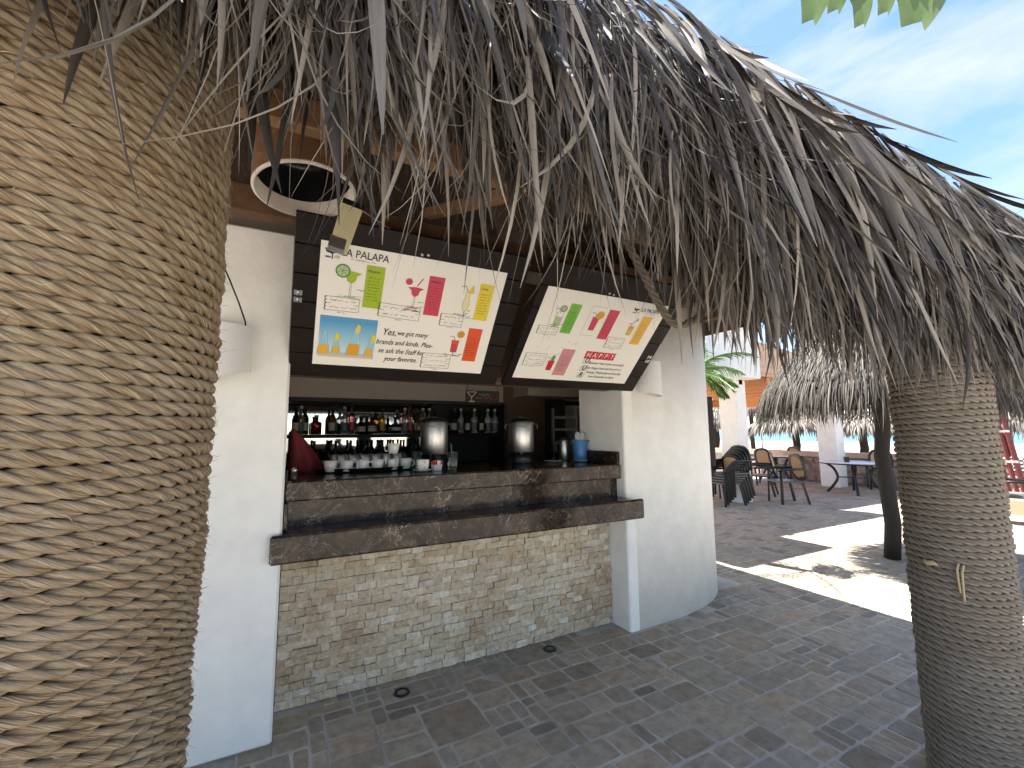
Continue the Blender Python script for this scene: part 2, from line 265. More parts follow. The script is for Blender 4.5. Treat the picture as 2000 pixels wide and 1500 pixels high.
class MB:
    def __init__(s): s.v = []; s.f = []; s.m = []; s.sm = []; s.mi = 0
    def add(s, V, Fs, smooth=False):
        o = len(s.v); s.v += [tuple(p) for p in V]
        for f in Fs: s.f.append([i + o for i in f]); s.m.append(s.mi); s.sm.append(smooth)
        return s
    def box(s, x0, x1, y0, y1, z0, z1, M=None, bev=0.0):
        if bev <= 0:
            V = [(x, y, z) for x in (x0, x1) for y in (y0, y1) for z in (z0, z1)]
            Fs = [(0, 1, 3, 2), (4, 6, 7, 5), (0, 4, 5, 1), (2, 3, 7, 6), (0, 2, 6, 4), (1, 5, 7, 3)]
        else:
            b = bev; V = []; idx = {}
            for ix, x in enumerate((x0, x1)):
                for iy, y in enumerate((y0, y1)):
                    for iz, z in enumerate((z0, z1)):
                        sx, sy, sz = (1 - 2 * ix), (1 - 2 * iy), (1 - 2 * iz)
                        idx[ix, iy, iz, 0] = len(V); V.append((x, y + sy * b, z + sz * b))
                        idx[ix, iy, iz, 1] = len(V); V.append((x + sx * b, y, z + sz * b))
                        idx[ix, iy, iz, 2] = len(V); V.append((x + sx * b, y + sy * b, z))
            I = idx; Fs = []
            for i in (0, 1):
                q = [I[i, 0, 0, 0], I[i, 0, 1, 0], I[i, 1, 1, 0], I[i, 1, 0, 0]]; Fs.append(q if i == 0 else q[::-1])
                q = [I[0, i, 0, 1], I[1, i, 0, 1], I[1, i, 1, 1], I[0, i, 1, 1]]; Fs.append(q if i == 0 else q[::-1])
                q = [I[0, 0, i, 2], I[0, 1, i, 2], I[1, 1, i, 2], I[1, 0, i, 2]]; Fs.append(q if i == 0 else q[::-1])
            for a in (0, 1):
                for c in (0, 1):
                    Fs.append([I[0, a, c, 1], I[1, a, c, 1], I[1, a, c, 2], I[0, a, c, 2]])
                    Fs.append([I[a, 0, c, 0], I[a, 1, c, 0], I[a, 1, c, 2], I[a, 0, c, 2]])
                    Fs.append([I[a, c, 0, 0], I[a, c, 1, 0], I[a, c, 1, 1], I[a, c, 0, 1]])
                    for d in (0, 1): Fs.append([I[a, c, d, 0], I[a, c, d, 1], I[a, c, d, 2]])
        if M is not None: V = [M @ Vector(p) for p in V]
        return s.add(V, Fs)
    def lathe(s, prof, segs=24, c=(0, 0, 0), M=None, cap=True, a0=0.0, a1=2 * math.pi, smooth=True):
        full = abs(a1 - a0 - 2 * math.pi) < 1e-6; n = segs if full else segs + 1; V = []
        for r, z in prof:
            for i in range(n):
                a = a0 + (a1 - a0) * i / segs; V.append((c[0] + r * math.cos(a), c[1] + r * math.sin(a), c[2] + z))
        Fs = []
        for j in range(len(prof) - 1):
            for i in range(segs):
                k = (i + 1) % n; Fs.append((j * n + i, j * n + k, (j + 1) * n + k, (j + 1) * n + i))
        if cap and full:
            if prof[0][0] > 1e-5: Fs.append(tuple(range(n))[::-1])
            if prof[-1][0] > 1e-5: Fs.append(tuple((len(prof) - 1) * n + i for i in range(n)))
        if M is not None: V = [M @ Vector(p) for p in V]
        return s.add(V, Fs, smooth)
    def tube(s, pts, rad, sides=8, cap=True, smooth=True):
        pts = [Vector(p) for p in pts]; n = len(pts); V = []; up = Vector((0, 0, 1))
        if not hasattr(rad, '__len__'): rad = [rad] * n
        t0 = (pts[1] - pts[0]).normalized(); a = t0.cross(up)
        if a.length < 0.05: a = t0.cross(Vector((1, 0, 0)))
        a.normalize()
        for i in range(n):
            t = (pts[min(i + 1, n - 1)] - pts[max(i - 1, 0)]).normalized(); a = (a - t * a.dot(t)).normalized(); b = t.cross(a)
            for k in range(sides):
                th = 2 * math.pi * k / sides; V.append(pts[i] + (a * math.cos(th) + b * math.sin(th)) * rad[i])
        Fs = [(j * sides + i, j * sides + (i + 1) % sides, (j + 1) * sides + (i + 1) % sides, (j + 1) * sides + i) for j in range(n - 1) for i in range(sides)]
        if cap: Fs += [tuple(range(sides))[::-1], tuple((n - 1) * sides + i for i in range(sides))]
        return s.add(V, Fs, smooth)
    def bar(s, a, b, w, h, up=(0, 0, 1), bev=0.0):
        a = Vector(a); b = Vector(b); x = (b - a); l = x.length; x.normalize(); up = Vector(up)
        y = up.cross(x)
        if y.length < 1e-4: y = Vector((0, 1, 0)).cross(x)
        y.normalize(); z = x.cross(y)
        M = Matrix.Translation(a) @ Matrix((x, y, z)).transposed().to_4x4()
        return s.box(0, l, -w / 2, w / 2, -h / 2, h / 2, M, bev)
    def prism(s, poly, z0, z1, M=None, smooth_side=False):
        n = len(poly); V = [(x, y, z0) for x, y in poly] + [(x, y, z1) for x, y in poly]
        if M is not None: V = [M @ Vector(p) for p in V]
        o = len(s.v); s.add(V, [tuple(range(n))[::-1], tuple(range(n, 2 * n))])
        s.f += [[o + i, o + (i + 1) % n, o + n + (i + 1) % n, o + n + i] for i in range(n)]; s.m += [s.mi] * n; s.sm += [smooth_side] * n
        return s
    def poly(s, P, z=0.0): return s.add([(x, y, z) for x, y in P], [tuple(range(len(P)))])
    def build(s, name, m, parent=None, loc=None):
        me = bpy.data.meshes.new(name); me.from_pydata(s.v, [], s.f)
        for x in (m if isinstance(m, (list, tuple)) else [m]): me.materials.append(x)
        me.polygons.foreach_set('material_index', s.m); me.polygons.foreach_set('use_smooth', s.sm)
        import bmesh
        bm = bmesh.new(); bm.from_mesh(me); bmesh.ops.recalc_face_normals(bm, faces=bm.faces); bm.to_mesh(me); bm.free()
        me.update(); return link(name, me, parent, loc)
def bx(name, m, dims, parent=None, bev=0.0, loc=None): return MB().box(*dims, bev=bev).build(name, m, parent, loc)
# leaf blades: curved, folded strips
WP = np.array([0.55, 0.95, 1.0, 0.92, 0.78, 0.5, 0.06])
def blades(root, d0, side, L, Wd, grav, curl, segs=6, fold=0.35, twist=None, flat1=False, ground=None):
    N = len(root); p = root.astype(float).copy(); d = d0 / np.linalg.norm(d0, axis=1)[:, None]; rows = []; w = side.copy(); prof = np.interp(np.linspace(0, 1, segs + 1), np.linspace(0, 1, 7), WP)
    down = np.array([0, 0, -1.0]); U = []
    for i in range(segs + 1):
        w = w - (w * d).sum(1)[:, None] * d; w /= np.linalg.norm(w, axis=1)[:, None] + 1e-9
        ww = w
        if twist is not None:
            a = (twist * i / segs)[:, None]; ww = w * np.cos(a) + np.cross(d, w) * np.sin(a)
        nn = np.cross(d, ww); hw = (Wd * prof[i] * 0.5)[:, None]
        if flat1: rows.append(np.stack([p - ww * hw, p + ww * hw], 1))
        else: rows.append(np.stack([p - ww * hw, p + nn * hw * 2 * fold, p + ww * hw], 1))
        d = d + (grav[:, None] * down + curl * (0.4 + 1.2 * i / segs)) / segs; d /= np.linalg.norm(d, axis=1)[:, None]
        p = p + d * (L / segs)[:, None]
    k = 2 if flat1 else 3
    V = np.stack(rows, 1)                                   # N, segs+1, k, 3
    base = (np.arange(N) * (segs + 1) * k)[:, None, None]
    i = np.arange(segs)[None, :, None]; j = np.arange(k - 1)[None, None, :]
    a = base + i * k + j; Q = np.stack([a, a + 1, a + k + 1, a + k], -1).reshape(-1, 4)
    u = np.tile(np.linspace(0, 1, k), (segs + 1, 1)); v = np.repeat(np.linspace(0, 1, segs + 1), k).reshape(segs + 1, k)
    UV = np.stack([u, v], -1)[None] + rng.random((N, 1, 1, 2)) * 40
    UV[..., 1] = UV[..., 1] * 1.0
    return V.reshape(-1, 3), Q, UV.reshape(-1, 2)
def rope(P, Nn, Bb, Rr, lay, sides=6, strands=3, phase=None):
    n = len(P); ds = np.linalg.norm(np.diff(P, axis=0), axis=1); s = np.concatenate([[0], np.cumsum(ds)])
    ph = -2 * np.pi * s / lay + (phase if phase is not None else 0); Vs = []; Qs = []; UVs = []; o = 0
    for k in range(strands):
        a = ph + 2 * np.pi * k / strands; off = 0.53 * Rr; r = 0.52 * Rr
        C = P + off * (np.cos(a)[:, None] * Nn + np.sin(a)[:, None] * Bb)
        th = 2 * np.pi * np.arange(sides) / sides
        ring = C[:, None, :] + r * (np.cos(a[:, None] + th)[:, :, None] * Nn[:, None, :] + np.sin(a[:, None] + th)[:, :, None] * Bb[:, None, :])
        Vs.append(ring.reshape(-1, 3)); i = np.arange(n - 1)[:, None]; j = np.arange(sides)[None, :]; j2 = (j + 1) % sides
        Qs.append(np.stack([o + i * sides + j, o + i * sides + j2, o + (i + 1) * sides + j2, o + (i + 1) * sides + j], -1).reshape(-1, 4)); o += n * sides
        UVs.append(np.stack([np.broadcast_to(np.minimum(j, sides - j) / sides * 2, (n, sides)), np.broadcast_to(s[:, None], (n, sides)) + k * 3.3], -1).reshape(-1, 2))
    return np.concatenate(Vs), np.concatenate(Qs), np.concatenate(UVs)
def helix(z0, z1, Rc, pitch, lay, per, jit=0.0, rfun=None):
    turns = (z1 - z0) / pitch; length = turns * 2 * np.pi * Rc; n = int(length / lay * per); t = np.linspace(0, turns, n); th = 2 * np.pi * t
    wob = sum(np.sin(th * f + q) * a for f, q, a in ((0.137, 1.1, 1.0), (0.613, 2.0, 0.8), (1.17, 0.4, 0.6), (2.31, 4.4, 0.4)))
    r = Rc + jit * wob * 0.5
    z = z0 + pitch * t + jit * 0.15 * wob
    if rfun is not None: r = r * rfun(z)
    P = np.stack([r * np.cos(th), r * np.sin(th), z], 1); Nn = np.stack([np.cos(th), np.sin(th), 0 * th], 1); Bb = np.tile(np.array([0, 0, 1.0]), (n, 1))
    return P, Nn, Bb, wob
def text_into(mb, s, x, y, size, mi, z=0.0, shear=0.25, sx=1.0, vertical=False, bold=0.0, rot=0.0):
    cu = bpy.data.curves.new('t', 'FONT'); cu.body = s; cu.size = size; cu.shear = shear; cu.resolution_u = 2; cu.offset = bold
    ob = bpy.data.objects.new('t', cu); me = bpy.data.meshes.new_from_object(ob)
    c, sn = math.cos(rot), math.sin(rot)
    old = mb.mi; mb.mi = mi
    mb.add([(x + v.co.x * sx * c - v.co.y * sn, y + v.co.x * sx * sn + v.co.y * c, z) for v in me.vertices], [tuple(p.vertices) for p in me.polygons]); mb.mi = old
    wd = max((v.co.x for v in me.vertices), default=0) * sx
    bpy.data.objects.remove(ob); bpy.data.curves.remove(cu); bpy.data.meshes.remove(me); return wd
# ================================================================== ground
def struct(o): o['kind'] = 'structure'; return o
pv = struct(bx('pavement', MT['joint'], (-30, 14.62, 0.16, 16, -0.3, -0.0028)))
struct(bx('bounce_ground', mat('pale_bounce_ground', (0.55, 0.485, 0.40), 0.9, var=0.08, vscale=2), (-30, 14.62, -30, 0.155, -0.3, 0.0)))  # unseen ground before the bar, made pale to bounce light under the roof
struct(bx('beach_sand', MT['sand'], (15.15, 78, -160, 300, -0.9, -0.25)))
struct(bx('sea', MT['sea'], (76, 5000, -3500, 4500, -1.2, -0.55)))
struct(bx('ground', mat('dry_earth', (0.30, 0.25, 0.19), 0.95, var=0.2, vscale=0.3), (-400, 15.1, -160, 300, -1.0, -0.32)))
U = 0.0815
def pack_pavers():
    X0, Y0, nx, ny = -1.05, 0.2, 192, 106; occ = np.zeros((nx, ny), bool); out = []
    for j in range(ny):
        i = 0
        while i < nx:
            if occ[i, j]: i += 1; continue
            if j % 2 == 0:
                r = random.random()
                if r < 0.075: c = (4, 4)
                elif r < 0.36: c = (3, 2)
                elif r < 0.58: c = (2, 2)
                elif r < 0.70: c = (2, 1)
                else: c = (1, 2)
            else: c = random.choice(((2, 1), (3, 1), (1, 1)))
            for c in (c, (3, 2), (2, 2), (2, 1), (1, 2), (1, 1)):
                w, h = c
                if i + w <= nx and j + h <= ny and not occ[i:i + w, j:j + h].any(): break
            occ[i:i + w, j:j + h] = True; out.append((X0 + i * U, Y0 + j * U, w, h)); i += w
    return out
def in_kiosk(x, y, w, h):
    xm, ym = x + w * U / 2, y + h * U / 2
    if ym > 3.1 and -1.9 < xm < 4.2: return True
    if xm < -0.03 and ym > 2.78: return True
    if 2.56 < xm < 3.9 and ym > 2.87 + max(0, xm - 3.4) * 0.5: return True
    return False
def paver_geo(w, h, seed):
    r = random.Random(seed); g = 0.0055; a, b = w * U / 2 - g, h * U / 2 - g; t = 0.004; V = []
    J = lambda k=0.0022: (r.random() - 0.5) * 2 * k
    lo = [(-a, -b), (a, -b), (a, b), (-a, b)]
    mid = []                                              # tumbled outline, two points to a side
    for k in range(4):
        p, q = lo[k], lo[(k + 1) % 4]
        for f in (0.04, 0.36, 0.68): mid.append((p[0] + (q[0] - p[0]) * f + J(), p[1] + (q[1] - p[1]) * f + J()))
    n = len(mid); V += [(x, y, -0.03) for x, y in mid] + [(x, y, -t) for x, y in mid] + [(x * (1 - t / a * 0.9), y * (1 - t / b * 0.9), J(0.0006)) for x, y in mid]
    Fs = [(k, (k + 1) % n, n + (k + 1) % n, n + k) for k in range(n)] + [(n + k, n + (k + 1) % n, 2 * n + (k + 1) % n, 2 * n + k) for k in range(n)] + [tuple(range(2 * n, 3 * n))]
    return V, Fs
pieces = []
for (x, y, w, h) in pack_pavers():
    if in_kiosk(x, y, w, h): continue
    c = (x + w * U / 2, y + h * U / 2, 0)
    px, py, d = proj(c)
    if d < 0.5 or not (-500 < px < 2600 and py < 1950): continue
    vis = 380 < px < 1995 and 840 < py < 1497 and not (px > 1790 and py > 1050) and not (px < 1400 and py < 1150)
    size = (w * h) / d ** 2 * abs((EYE) / d)
    pieces.append((-(size if vis else size * 1e-4), x, y, w, h))
pieces.sort(); pm = {}
for (_, x, y, w, h) in pieces[:300]:
    k = (w, h, random.randrange(4))
    if k not in pm:
        V, Fs = paver_geo(*k); me = bpy.data.meshes.new('paver'); me.from_pydata(V, [], Fs); me.materials.append(MT['paver']); me.update(); pm[k] = me
    o = link('paver', pm[k], pv, (x + w * U / 2, y + h * U / 2, random.uniform(-0.002, 0.002)))
    o.rotation_euler = (random.gauss(0, 0.006), random.gauss(0, 0.006), random.gauss(0, 0.004))
mb = MB()
for (_, x, y, w, h) in pieces[300:]:
    V, Fs = paver_geo(w, h, random.randrange(99999)); dz = random.uniform(-0.002, 0.002); mb.add([(a + x + w * U / 2, b + y + h * U / 2, c + dz) for a, b, c in V], Fs)
o = mb.build('paving', MT['paver_i'], pv); o['kind'] = 'stuff'
# ================================================================== bar kiosk
kio = thing('bar_kiosk', 'white plastered bar kiosk with two thick pillars and a dark interior', 'bar', (0, 0, 0))
def curved_prism(name, poly, z0, z1, m, parent, subdiv=1):
    return MB().prism(poly, z0, z1).build(name, m, parent)
bx('pillar', MT['plaster'], (-1.95, 0.0, 2.745, 3.5, 0, 2.765), kio, 0.012)
pp = [(2.535, 2.827)]
ctrl = [(2.535, 2.827), (3.077, 2.844), (3.416, 2.897), (3.707, 2.989), (3.974, 3.155), (4.13, 3.36), (4.21, 3.65), (4.22, 4.0)]
def spline(P, n=6):
    P = [Vector((*p, 0)) if len(p) == 2 else Vector(p) for p in P]; out = []
    for i in range(len(P) - 1):
        p0, p1, p2, p3 = P[max(i - 1, 0)], P[i], P[i + 1], P[min(i + 2, len(P) - 1)]
        for k in range(n):
            t = k / n; out.append(0.5 * ((2 * p1) + (p2 - p0) * t + (2 * p0 - 5 * p1 + 4 * p2 - p3) * t * t + (3 * p1 - p0 - 3 * p2 + p3) * t ** 3))
    return out + [P[-1]]
outer = [(p.x, p.y) for p in spline(ctrl, 5)]
poly = [(2.512, 2.845), (2.518, 2.832)] + outer + [(4.22, 5.95), (3.95, 5.95), (3.95, 3.9), (3.7, 3.5), (2.512, 3.44)]
mbp = MB().prism(poly, 0, 2.8, smooth_side=False)
po = mbp.build('pillar', MT['plaster'], kio)
for p in po.data.polygons:
    if len(p.vertices) == 4 and p.center.x > 2.6 and p.center.y < 4.1: p.use_smooth = True
bx('header_wall', MT['brownwall'], (0.0, 2.512, 2.93, 3.06, 1.96, 2.765), kio)
bx('back_wall', MT['brownwall'], (-0.7, 3.95, 5.8, 5.95, 0, 2.765), kio)
bx('side_wall', MT['taupe'], (-0.85, -0.7, 3.5, 5.95, 0, 2.765), kio)
bx('roof_slab', MT['taupe'], (-1.95, 4.22, 2.98, 5.95, 2.81, 2.93), kio)
bx('bar_floor', MT['taupe'], (-0.7, 3.95, 3.5, 5.8, 0, 0.02), kio)
# back bar with shelves and mirror
bb = thing('back_bar', 'dark back bar with bottle shelves, mirror and a taupe header', 'shelf', (0, 0, 0))
bx('header', MT['taupe'], (-0.7, 2.47, 5.03, 5.15, 1.965, 2.42), bb)
bx('header_trim', MT['blackmat'], (-0.7, 2.47, 5.015, 5.03, 1.945, 1.985), bb)
bx('shelf_board', MT['shutter'], (-0.7, 2.44, 5.05, 5.42, 1.555, 1.594), bb)
bx('shelf_board', MT['shutter'], (-0.7, 2.44, 5.05, 5.42, 1.19, 1.225), bb)
bx('cabinet', MT['shutter'], (-0.7, 2.47, 4.95, 5.5, 0.02, 0.92), bb)
bx('mirror', MT['mirror'], (-0.7, 1.62, 5.43, 5.45, 1.0, 1.96), bb)
bx('panel', MT['blackmat'], (1.63, 2.44, 5.43, 5.45, 1.0, 1.96), bb)
bx('end_panel', MT['blackmat'], (2.44, 2.47, 4.95, 5.5, 0.92, 1.965), bb)
bx('partition_wall', MT['brownwall'], (2.475, 3.13, 5.03, 5.16, 0, 2.765), kio)
bx('soffit', MT['taupe'], (2.6, 3.95, 4.6, 5.0, 2.05, 2.765), kio)
bx('door_frame', MT['blackmat'], (3.10, 3.17, 4.99, 5.03, 0, 2.03), kio)
bx('door_frame', MT['blackmat'], (3.17, 3.94, 4.99, 5.03, 1.97, 2.03), kio)
rk = thing('storage_rack', 'pale storage rack seen through the dark service doorway', 'rack', (3.55, 5.5, 0))
for z in (1.1, 1.42, 1.62, 1.8): bx('rack_shelf', MT['sconce'], (-0.13, 0.3, -0.15, 0.15, z, z + 0.035), rk)
for x in (-0.13, 0.28): bx('upright', MT['sconce'], (x, x + 0.03, -0.16, -0.12, 0.02, 1.95), rk)
# ================================================================== counter
ctr = thing('bar_counter', 'two-step brown marble counter on a split travertine tile front', 'counter', (0, 0, 0))
lo = MB().box(-0.055, 2.585, 2.69, 2.735, 0.908, 1.06, bev=0.012); lo.box(0.002, 2.508, 2.735, 3.0, 0.91, 1.058)
lo.build('lower_slab', MT['marble'], ctr)
bx('upper_slab', MT['marble'], (0.003, 2.508, 2.865, 3.72, 1.21, 1.327), ctr, 0.01)
bx('riser', MT['marble'], (0.002, 2.508, 2.93, 3.0, 1.059, 1.21), ctr)
bx('splashback', MT['marble'], (2.485, 2.511, 2.885, 3.42, 1.328, 1.43), ctr, 0.003)
bx('splashback', MT['marble'], (0.002, 0.024, 2.80, 2.93, 1.061, 1.209), ctr, 0.003)
tb = bx('tile_backing', MT['grout'], (0.001, 2.511, 3.053, 3.2, 0.0, 0.91), ctr)
bx('counter_core', MT['taupe'], (0.001, 2.511, 3.0, 3.6, 0.912, 1.2), ctr)
def tile_geo(seed):
    r = random.Random(seed); nx, nz = 4, 3; V = []; Fs = []
    for j in range(nz):
        for i in range(nx):
            e = i in (0, nx - 1) or j in (0, nz - 1)
            V.append((-0.5 + i / (nx - 1) + (r.uniform(-0.03, 0.03) if e else 0), r.uniform(-0.5, 0.5) * (0.8 if e else 1.2), -0.5 + j / (nz - 1) + (r.uniform(-0.035, 0.035) if e else 0)))
    for j in range(nz - 1):
        for i in range(nx - 1): Fs.append((j * nx + i, j * nx + i + 1, (j + 1) * nx + i + 1, (j + 1) * nx + i))
    bd = [i for i in range(nx)] + [j * nx + nx - 1 for j in range(1, nz)] + [(nz - 1) * nx + i for i in range(nx - 2, -1, -1)] + [j * nx for j in range(nz - 2, 0, -1)]
    o = len(V); V += [(V[k][0], 5.0, V[k][2]) for k in bd]; n = len(bd)
    Fs += [(bd[(k + 1) % n], bd[k], o + k, o + (k + 1) % n) for k in range(n)]
    return V, Fs
tl = []; z = 0.003; row = 0
while z < 0.90:
    h = random.choice((0.044, 0.048, 0.05)); h = min(h, 0.907 - z); x = 0.004 - (row % 2) * 0.03 * random.random()
    while x < 2.505:
        w = random.choice((0.05, 0.062, 0.075, 0.075, 0.09, 0.1, 0.125)); x0 = max(x, 0.004); x1 = min(x + w, 2.508)
        if x1 - x0 > 0.012: tl.append((x0, x1, z, h, random.uniform(0.0, 0.014)))
        x += w
    z += h; row += 1
def tkey(t): px, py, d = proj(((t[0] + t[1]) / 2, 3.04, t[2] + t[3] / 2)); return -(t[1] - t[0]) * t[3] / d ** 2
tl.sort(key=tkey); tms = []
for k in range(8):
    V, Fs = tile_geo(k); me = bpy.data.meshes.new('tile'); me.from_pydata(V, [], Fs); me.materials.append(MT['trav']); me.update(); tms.append(me)
for (x0, x1, z0, h, pr) in tl[:300]:
    o = link('tile', random.choice(tms), tb, ((x0 + x1) / 2, 3.046 - pr, z0 + h / 2)); o.scale = (x1 - x0 - 0.0022, 0.009, h - 0.0022)
mb = MB()
for (x0, x1, z0, h, pr) in tl[300:]:
    V, Fs = tile_geo(random.randrange(9999)); mb.add([((x0 + x1) / 2 + a * (x1 - x0 - 0.0022), 3.046 - pr + b * 0.009, z0 + h / 2 + c * (h - 0.0022)) for a, b, c in V], Fs)
mb.build('tiles', MT['trav_i'], tb)['kind'] = 'stuff'
# floor uplights in front of the tile wall
for k, (px, py, lb) in enumerate(((785, 1353, 'round recessed floor light near the left pillar'), (1074, 1268, 'round recessed floor light near the white right pillar'))):
    p = on_z(px, py); t = thing('floor_light', lb, 'floor light', (p.x, p.y, 0), 0, 'recessed floor lights along the bar front')
    MB().lathe([(0.030, 0.003), (0.035, 0.008), (0.046, 0.007), (0.05, 0.0)], 28, cap=False).build('rim', mat('dark_brass', (0.05, 0.045, 0.04), 0.4, 0.8), t)
    MB().lathe([(0.0, 0.006), (0.025, 0.005), (0.032, 0.003)], 24).build('lens', mat('dusty_lens', (0.10 + 0.12 * (1 - k), 0.11 + 0.12 * (1 - k), 0.10 + 0.11 * (1 - k)), 0.3), t)
# ================================================================== rope-wrapped columns
def rope_column(name, label, loc, Rc, H, pitch, per, sides, m, rfun=None, fuzz=0, group='rope-wrapped palapa columns', jit=0.004, a0=0.0):
    t = thing(name, label, 'column', loc, a0, group); rr = pitch * 0.555
    P, Nn, Bb, wob = helix(0.012, H, Rc - rr, pitch, pitch * 4.2, per, jit, rfun)
    V, Q, UV = rope(P, Nn, Bb, rr, pitch * 4.2, sides, 3, wob * 0.9)
    link('rope_winding', npmesh('rope_winding', V, Q, m, UV), t)
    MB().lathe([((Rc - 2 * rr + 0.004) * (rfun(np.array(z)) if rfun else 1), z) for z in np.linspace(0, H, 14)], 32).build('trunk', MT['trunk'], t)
    if fuzz:
        i = rng.integers(0, len(P), fuzz); a = rng.uniform(-1.2, 1.2, fuzz)[:, None]
        root = P[i] + (np.cos(a) * Nn[i] + np.sin(a) * Bb[i]) * rr * 0.98
        tang = np.stack([-Nn[i][:, 1], Nn[i][:, 0], 0 * i], 1); lie = (rng.random(fuzz) < 0.8)[:, None]; sg = np.where(rng.random(fuzz) < 0.5, -1, 1)[:, None]; d0 = np.where(lie, tang * sg - Bb[i] * sg * 0.25 + Nn[i] * rng.uniform(0.02, 0.16, fuzz)[:, None], Nn[i] * rng.uniform(0.2, 1, fuzz)[:, None] + tang * rng.normal(0, 0.8, fuzz)[:, None] + Bb[i] * rng.normal(0, 0.5, fuzz)[:, None])
        V, Q, UV = blades(root, d0, rng.normal(0, 1, (fuzz, 3)), rng.uniform(0.008, 0.034, fuzz), np.full(fuzz, 0.0011), rng.uniform(0, 0.4, fuzz), rng.normal(0, 0.8, (fuzz, 3)), 3, flat1=True)
        o = link('loose_fibres', npmesh('loose_fibres', V, Q, MT['fibre_rope'], UV), t); o['kind'] = 'stuff'
    return t
rope_column('rope_column', 'thick column wrapped in golden sisal rope beside the left white pillar', (-0.49, 1.345, 0), 0.315, 2.62, 0.0305, 10, 6, MT['rope'],
            lambda z: 1 + 0.03 / (1 + np.exp(-(np.asarray(z) - 1.19) * 60)) - 0.012 * np.asarray(z) / 2.6, 11000)
rc = rope_column('rope_column', 'slimmer greyish rope-wrapped column standing on the open paving, knotted cord ends at mid height', (2.85, 0.93, 0), 0.188, 2.5, 0.0285, 8, 6, MT['rope_grey'], None, 2500, a0=2.0)
def local(t, p): return t.matrix_basis.inverted() @ Vector(p)
cd = (Vector((0, 0, 0)) - Vector((2.85, 0.93, 0))).normalized(); pr_ = cd.cross(Vector((0, 0, 1)))
def col_pt(px, py, out=0.0):                                            # point on the slim column's skin
    r = Vector(ray(px, py)).normalized(); o = Vector((0, 0, EYE)); c = Vector((2.85, 0.93)); a = r.x ** 2 + r.y ** 2; b = -2 * (c.x * r.x + c.y * r.y); k = c.length_squared - (0.188 + out) ** 2
    D = b * b - 4 * a * k; return o + r * ((-b - math.sqrt(max(D, 0))) / (2 * a))
for (pa) in ([(1872, 1100), (1869, 1112), (1872, 1135), (1876, 1158)], [(1882, 1104), (1879, 1118), (1881, 1145), (1884, 1176)]):
    MB().tube([local(rc, col_pt(x, y, 0.006)) for x, y in pa], 0.005, 6).build('cord_end', MT['cord'], rc)
MB().tube([local(rc, col_pt(x, y, 0.006)) for x, y in ((1804, 1093), (1812, 1100), (1822, 1099), (1832, 1104))], [0.006, 0.013, 0.011, 0.003], 7).build('frayed_knot', MT['cord'], rc)
# ================================================================== palapa roof
roof = thing('palapa_roof', 'large shaggy grey palm-thatch roof overhanging the bar front', 'thatch roof', (0, 0, 0))
XL, XR = -3.2, 3.98
mb = MB()                                                               # woven underlay the fronds are tied to
E0, E1 = 0.92, 7.2; zl = 2.62; zr = 5.2
A, B, C_, D_ = (XL, E0, zl), (XR, E0, zl), (XR, E1, zl), (XL, E1, zl); P1, P2 = (-0.4, 4.0, zr), (1.6, 4.0, zr)
nu = 0.07
for q in ((A, B, P2, P1), (B, C_, P2), (C_, D_, P1, P2), (D_, A, P1)):
    mb.add(list(q) + [(x, y, z + nu) for x, y, z in q], [tuple(range(len(q))), tuple(range(len(q), 2 * len(q)))])
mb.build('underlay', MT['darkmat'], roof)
sl_ = (zr - zl) / (4.0 - E0)
def under(y): return zl + (y - E0) * sl_
rf = [('main_beam', (-0.75, 1.9, 2.93), (2.05, 1.9, 2.93), 0.07, 0.13, 'beam'), ('cross_beam', tuple(on_y(985, 382, 1.95)), tuple(on_y(835, 418, 2.6)), 0.06, 0.06, 'beam'),
      ('wall_plate', (-2.0, 2.62, 2.85), (3.9, 2.62, 2.85), 0.10, 0.15, 'rafter'), ('front_plate', (-1.2, 1.12, 2.66), (3.9, 1.12, 2.66), 0.10, 0.12, 'rafter'),
      ('side_plate', (3.8, 1.1, 2.78), (3.8, 6.6, 2.78), 0.09, 0.11, 'rafter'), ('stud', (3.36, 2.86, 2.80), (3.36, 2.86, 3.4), 0.08, 0.10, 'beam')]
for nm, a, b, w, h, m in rf: MB().bar(a, b, w, h, bev=0.004).build(nm, MT[m], roof)
for k in range(13):
    x = -1.1 + k * 0.42; MB().bar((x, 1.0, under(1.0) - 0.06), (x + 0.02, 3.8, under(3.8) - 0.06), 0.05, 0.07, bev=0.003).build('rafter', MT['rafter'], roof)
for k in range(12):
    y = 1.15 + k * 0.21; MB().bar((-1.3, y, under(y) - 0.012), (4.0 - k * 0.2, y, under(y) - 0.012), 0.045, 0.016).build('lath', MT['rafter'], roof)
# rope-wrapped log under the eave
P, Nn, Bb, wob = helix(0, 2.35, 0.145, 0.034, 0.15, 7, 0.004); V, Q, UV = rope(P, Nn, Bb, 0.018, 0.15, 5, 3, wob)
t = link('wrapped_log', npmesh('wrapped_log', V, Q, MT['rope_dark'], UV), roof, (1.82, 2.0, 2.99)); t.rotation_euler = (0, R(90), 0)
MB().lathe([(0.132, 0.0), (0.132, 2.35)], 24).build('log_core', MT['trunk'], t)
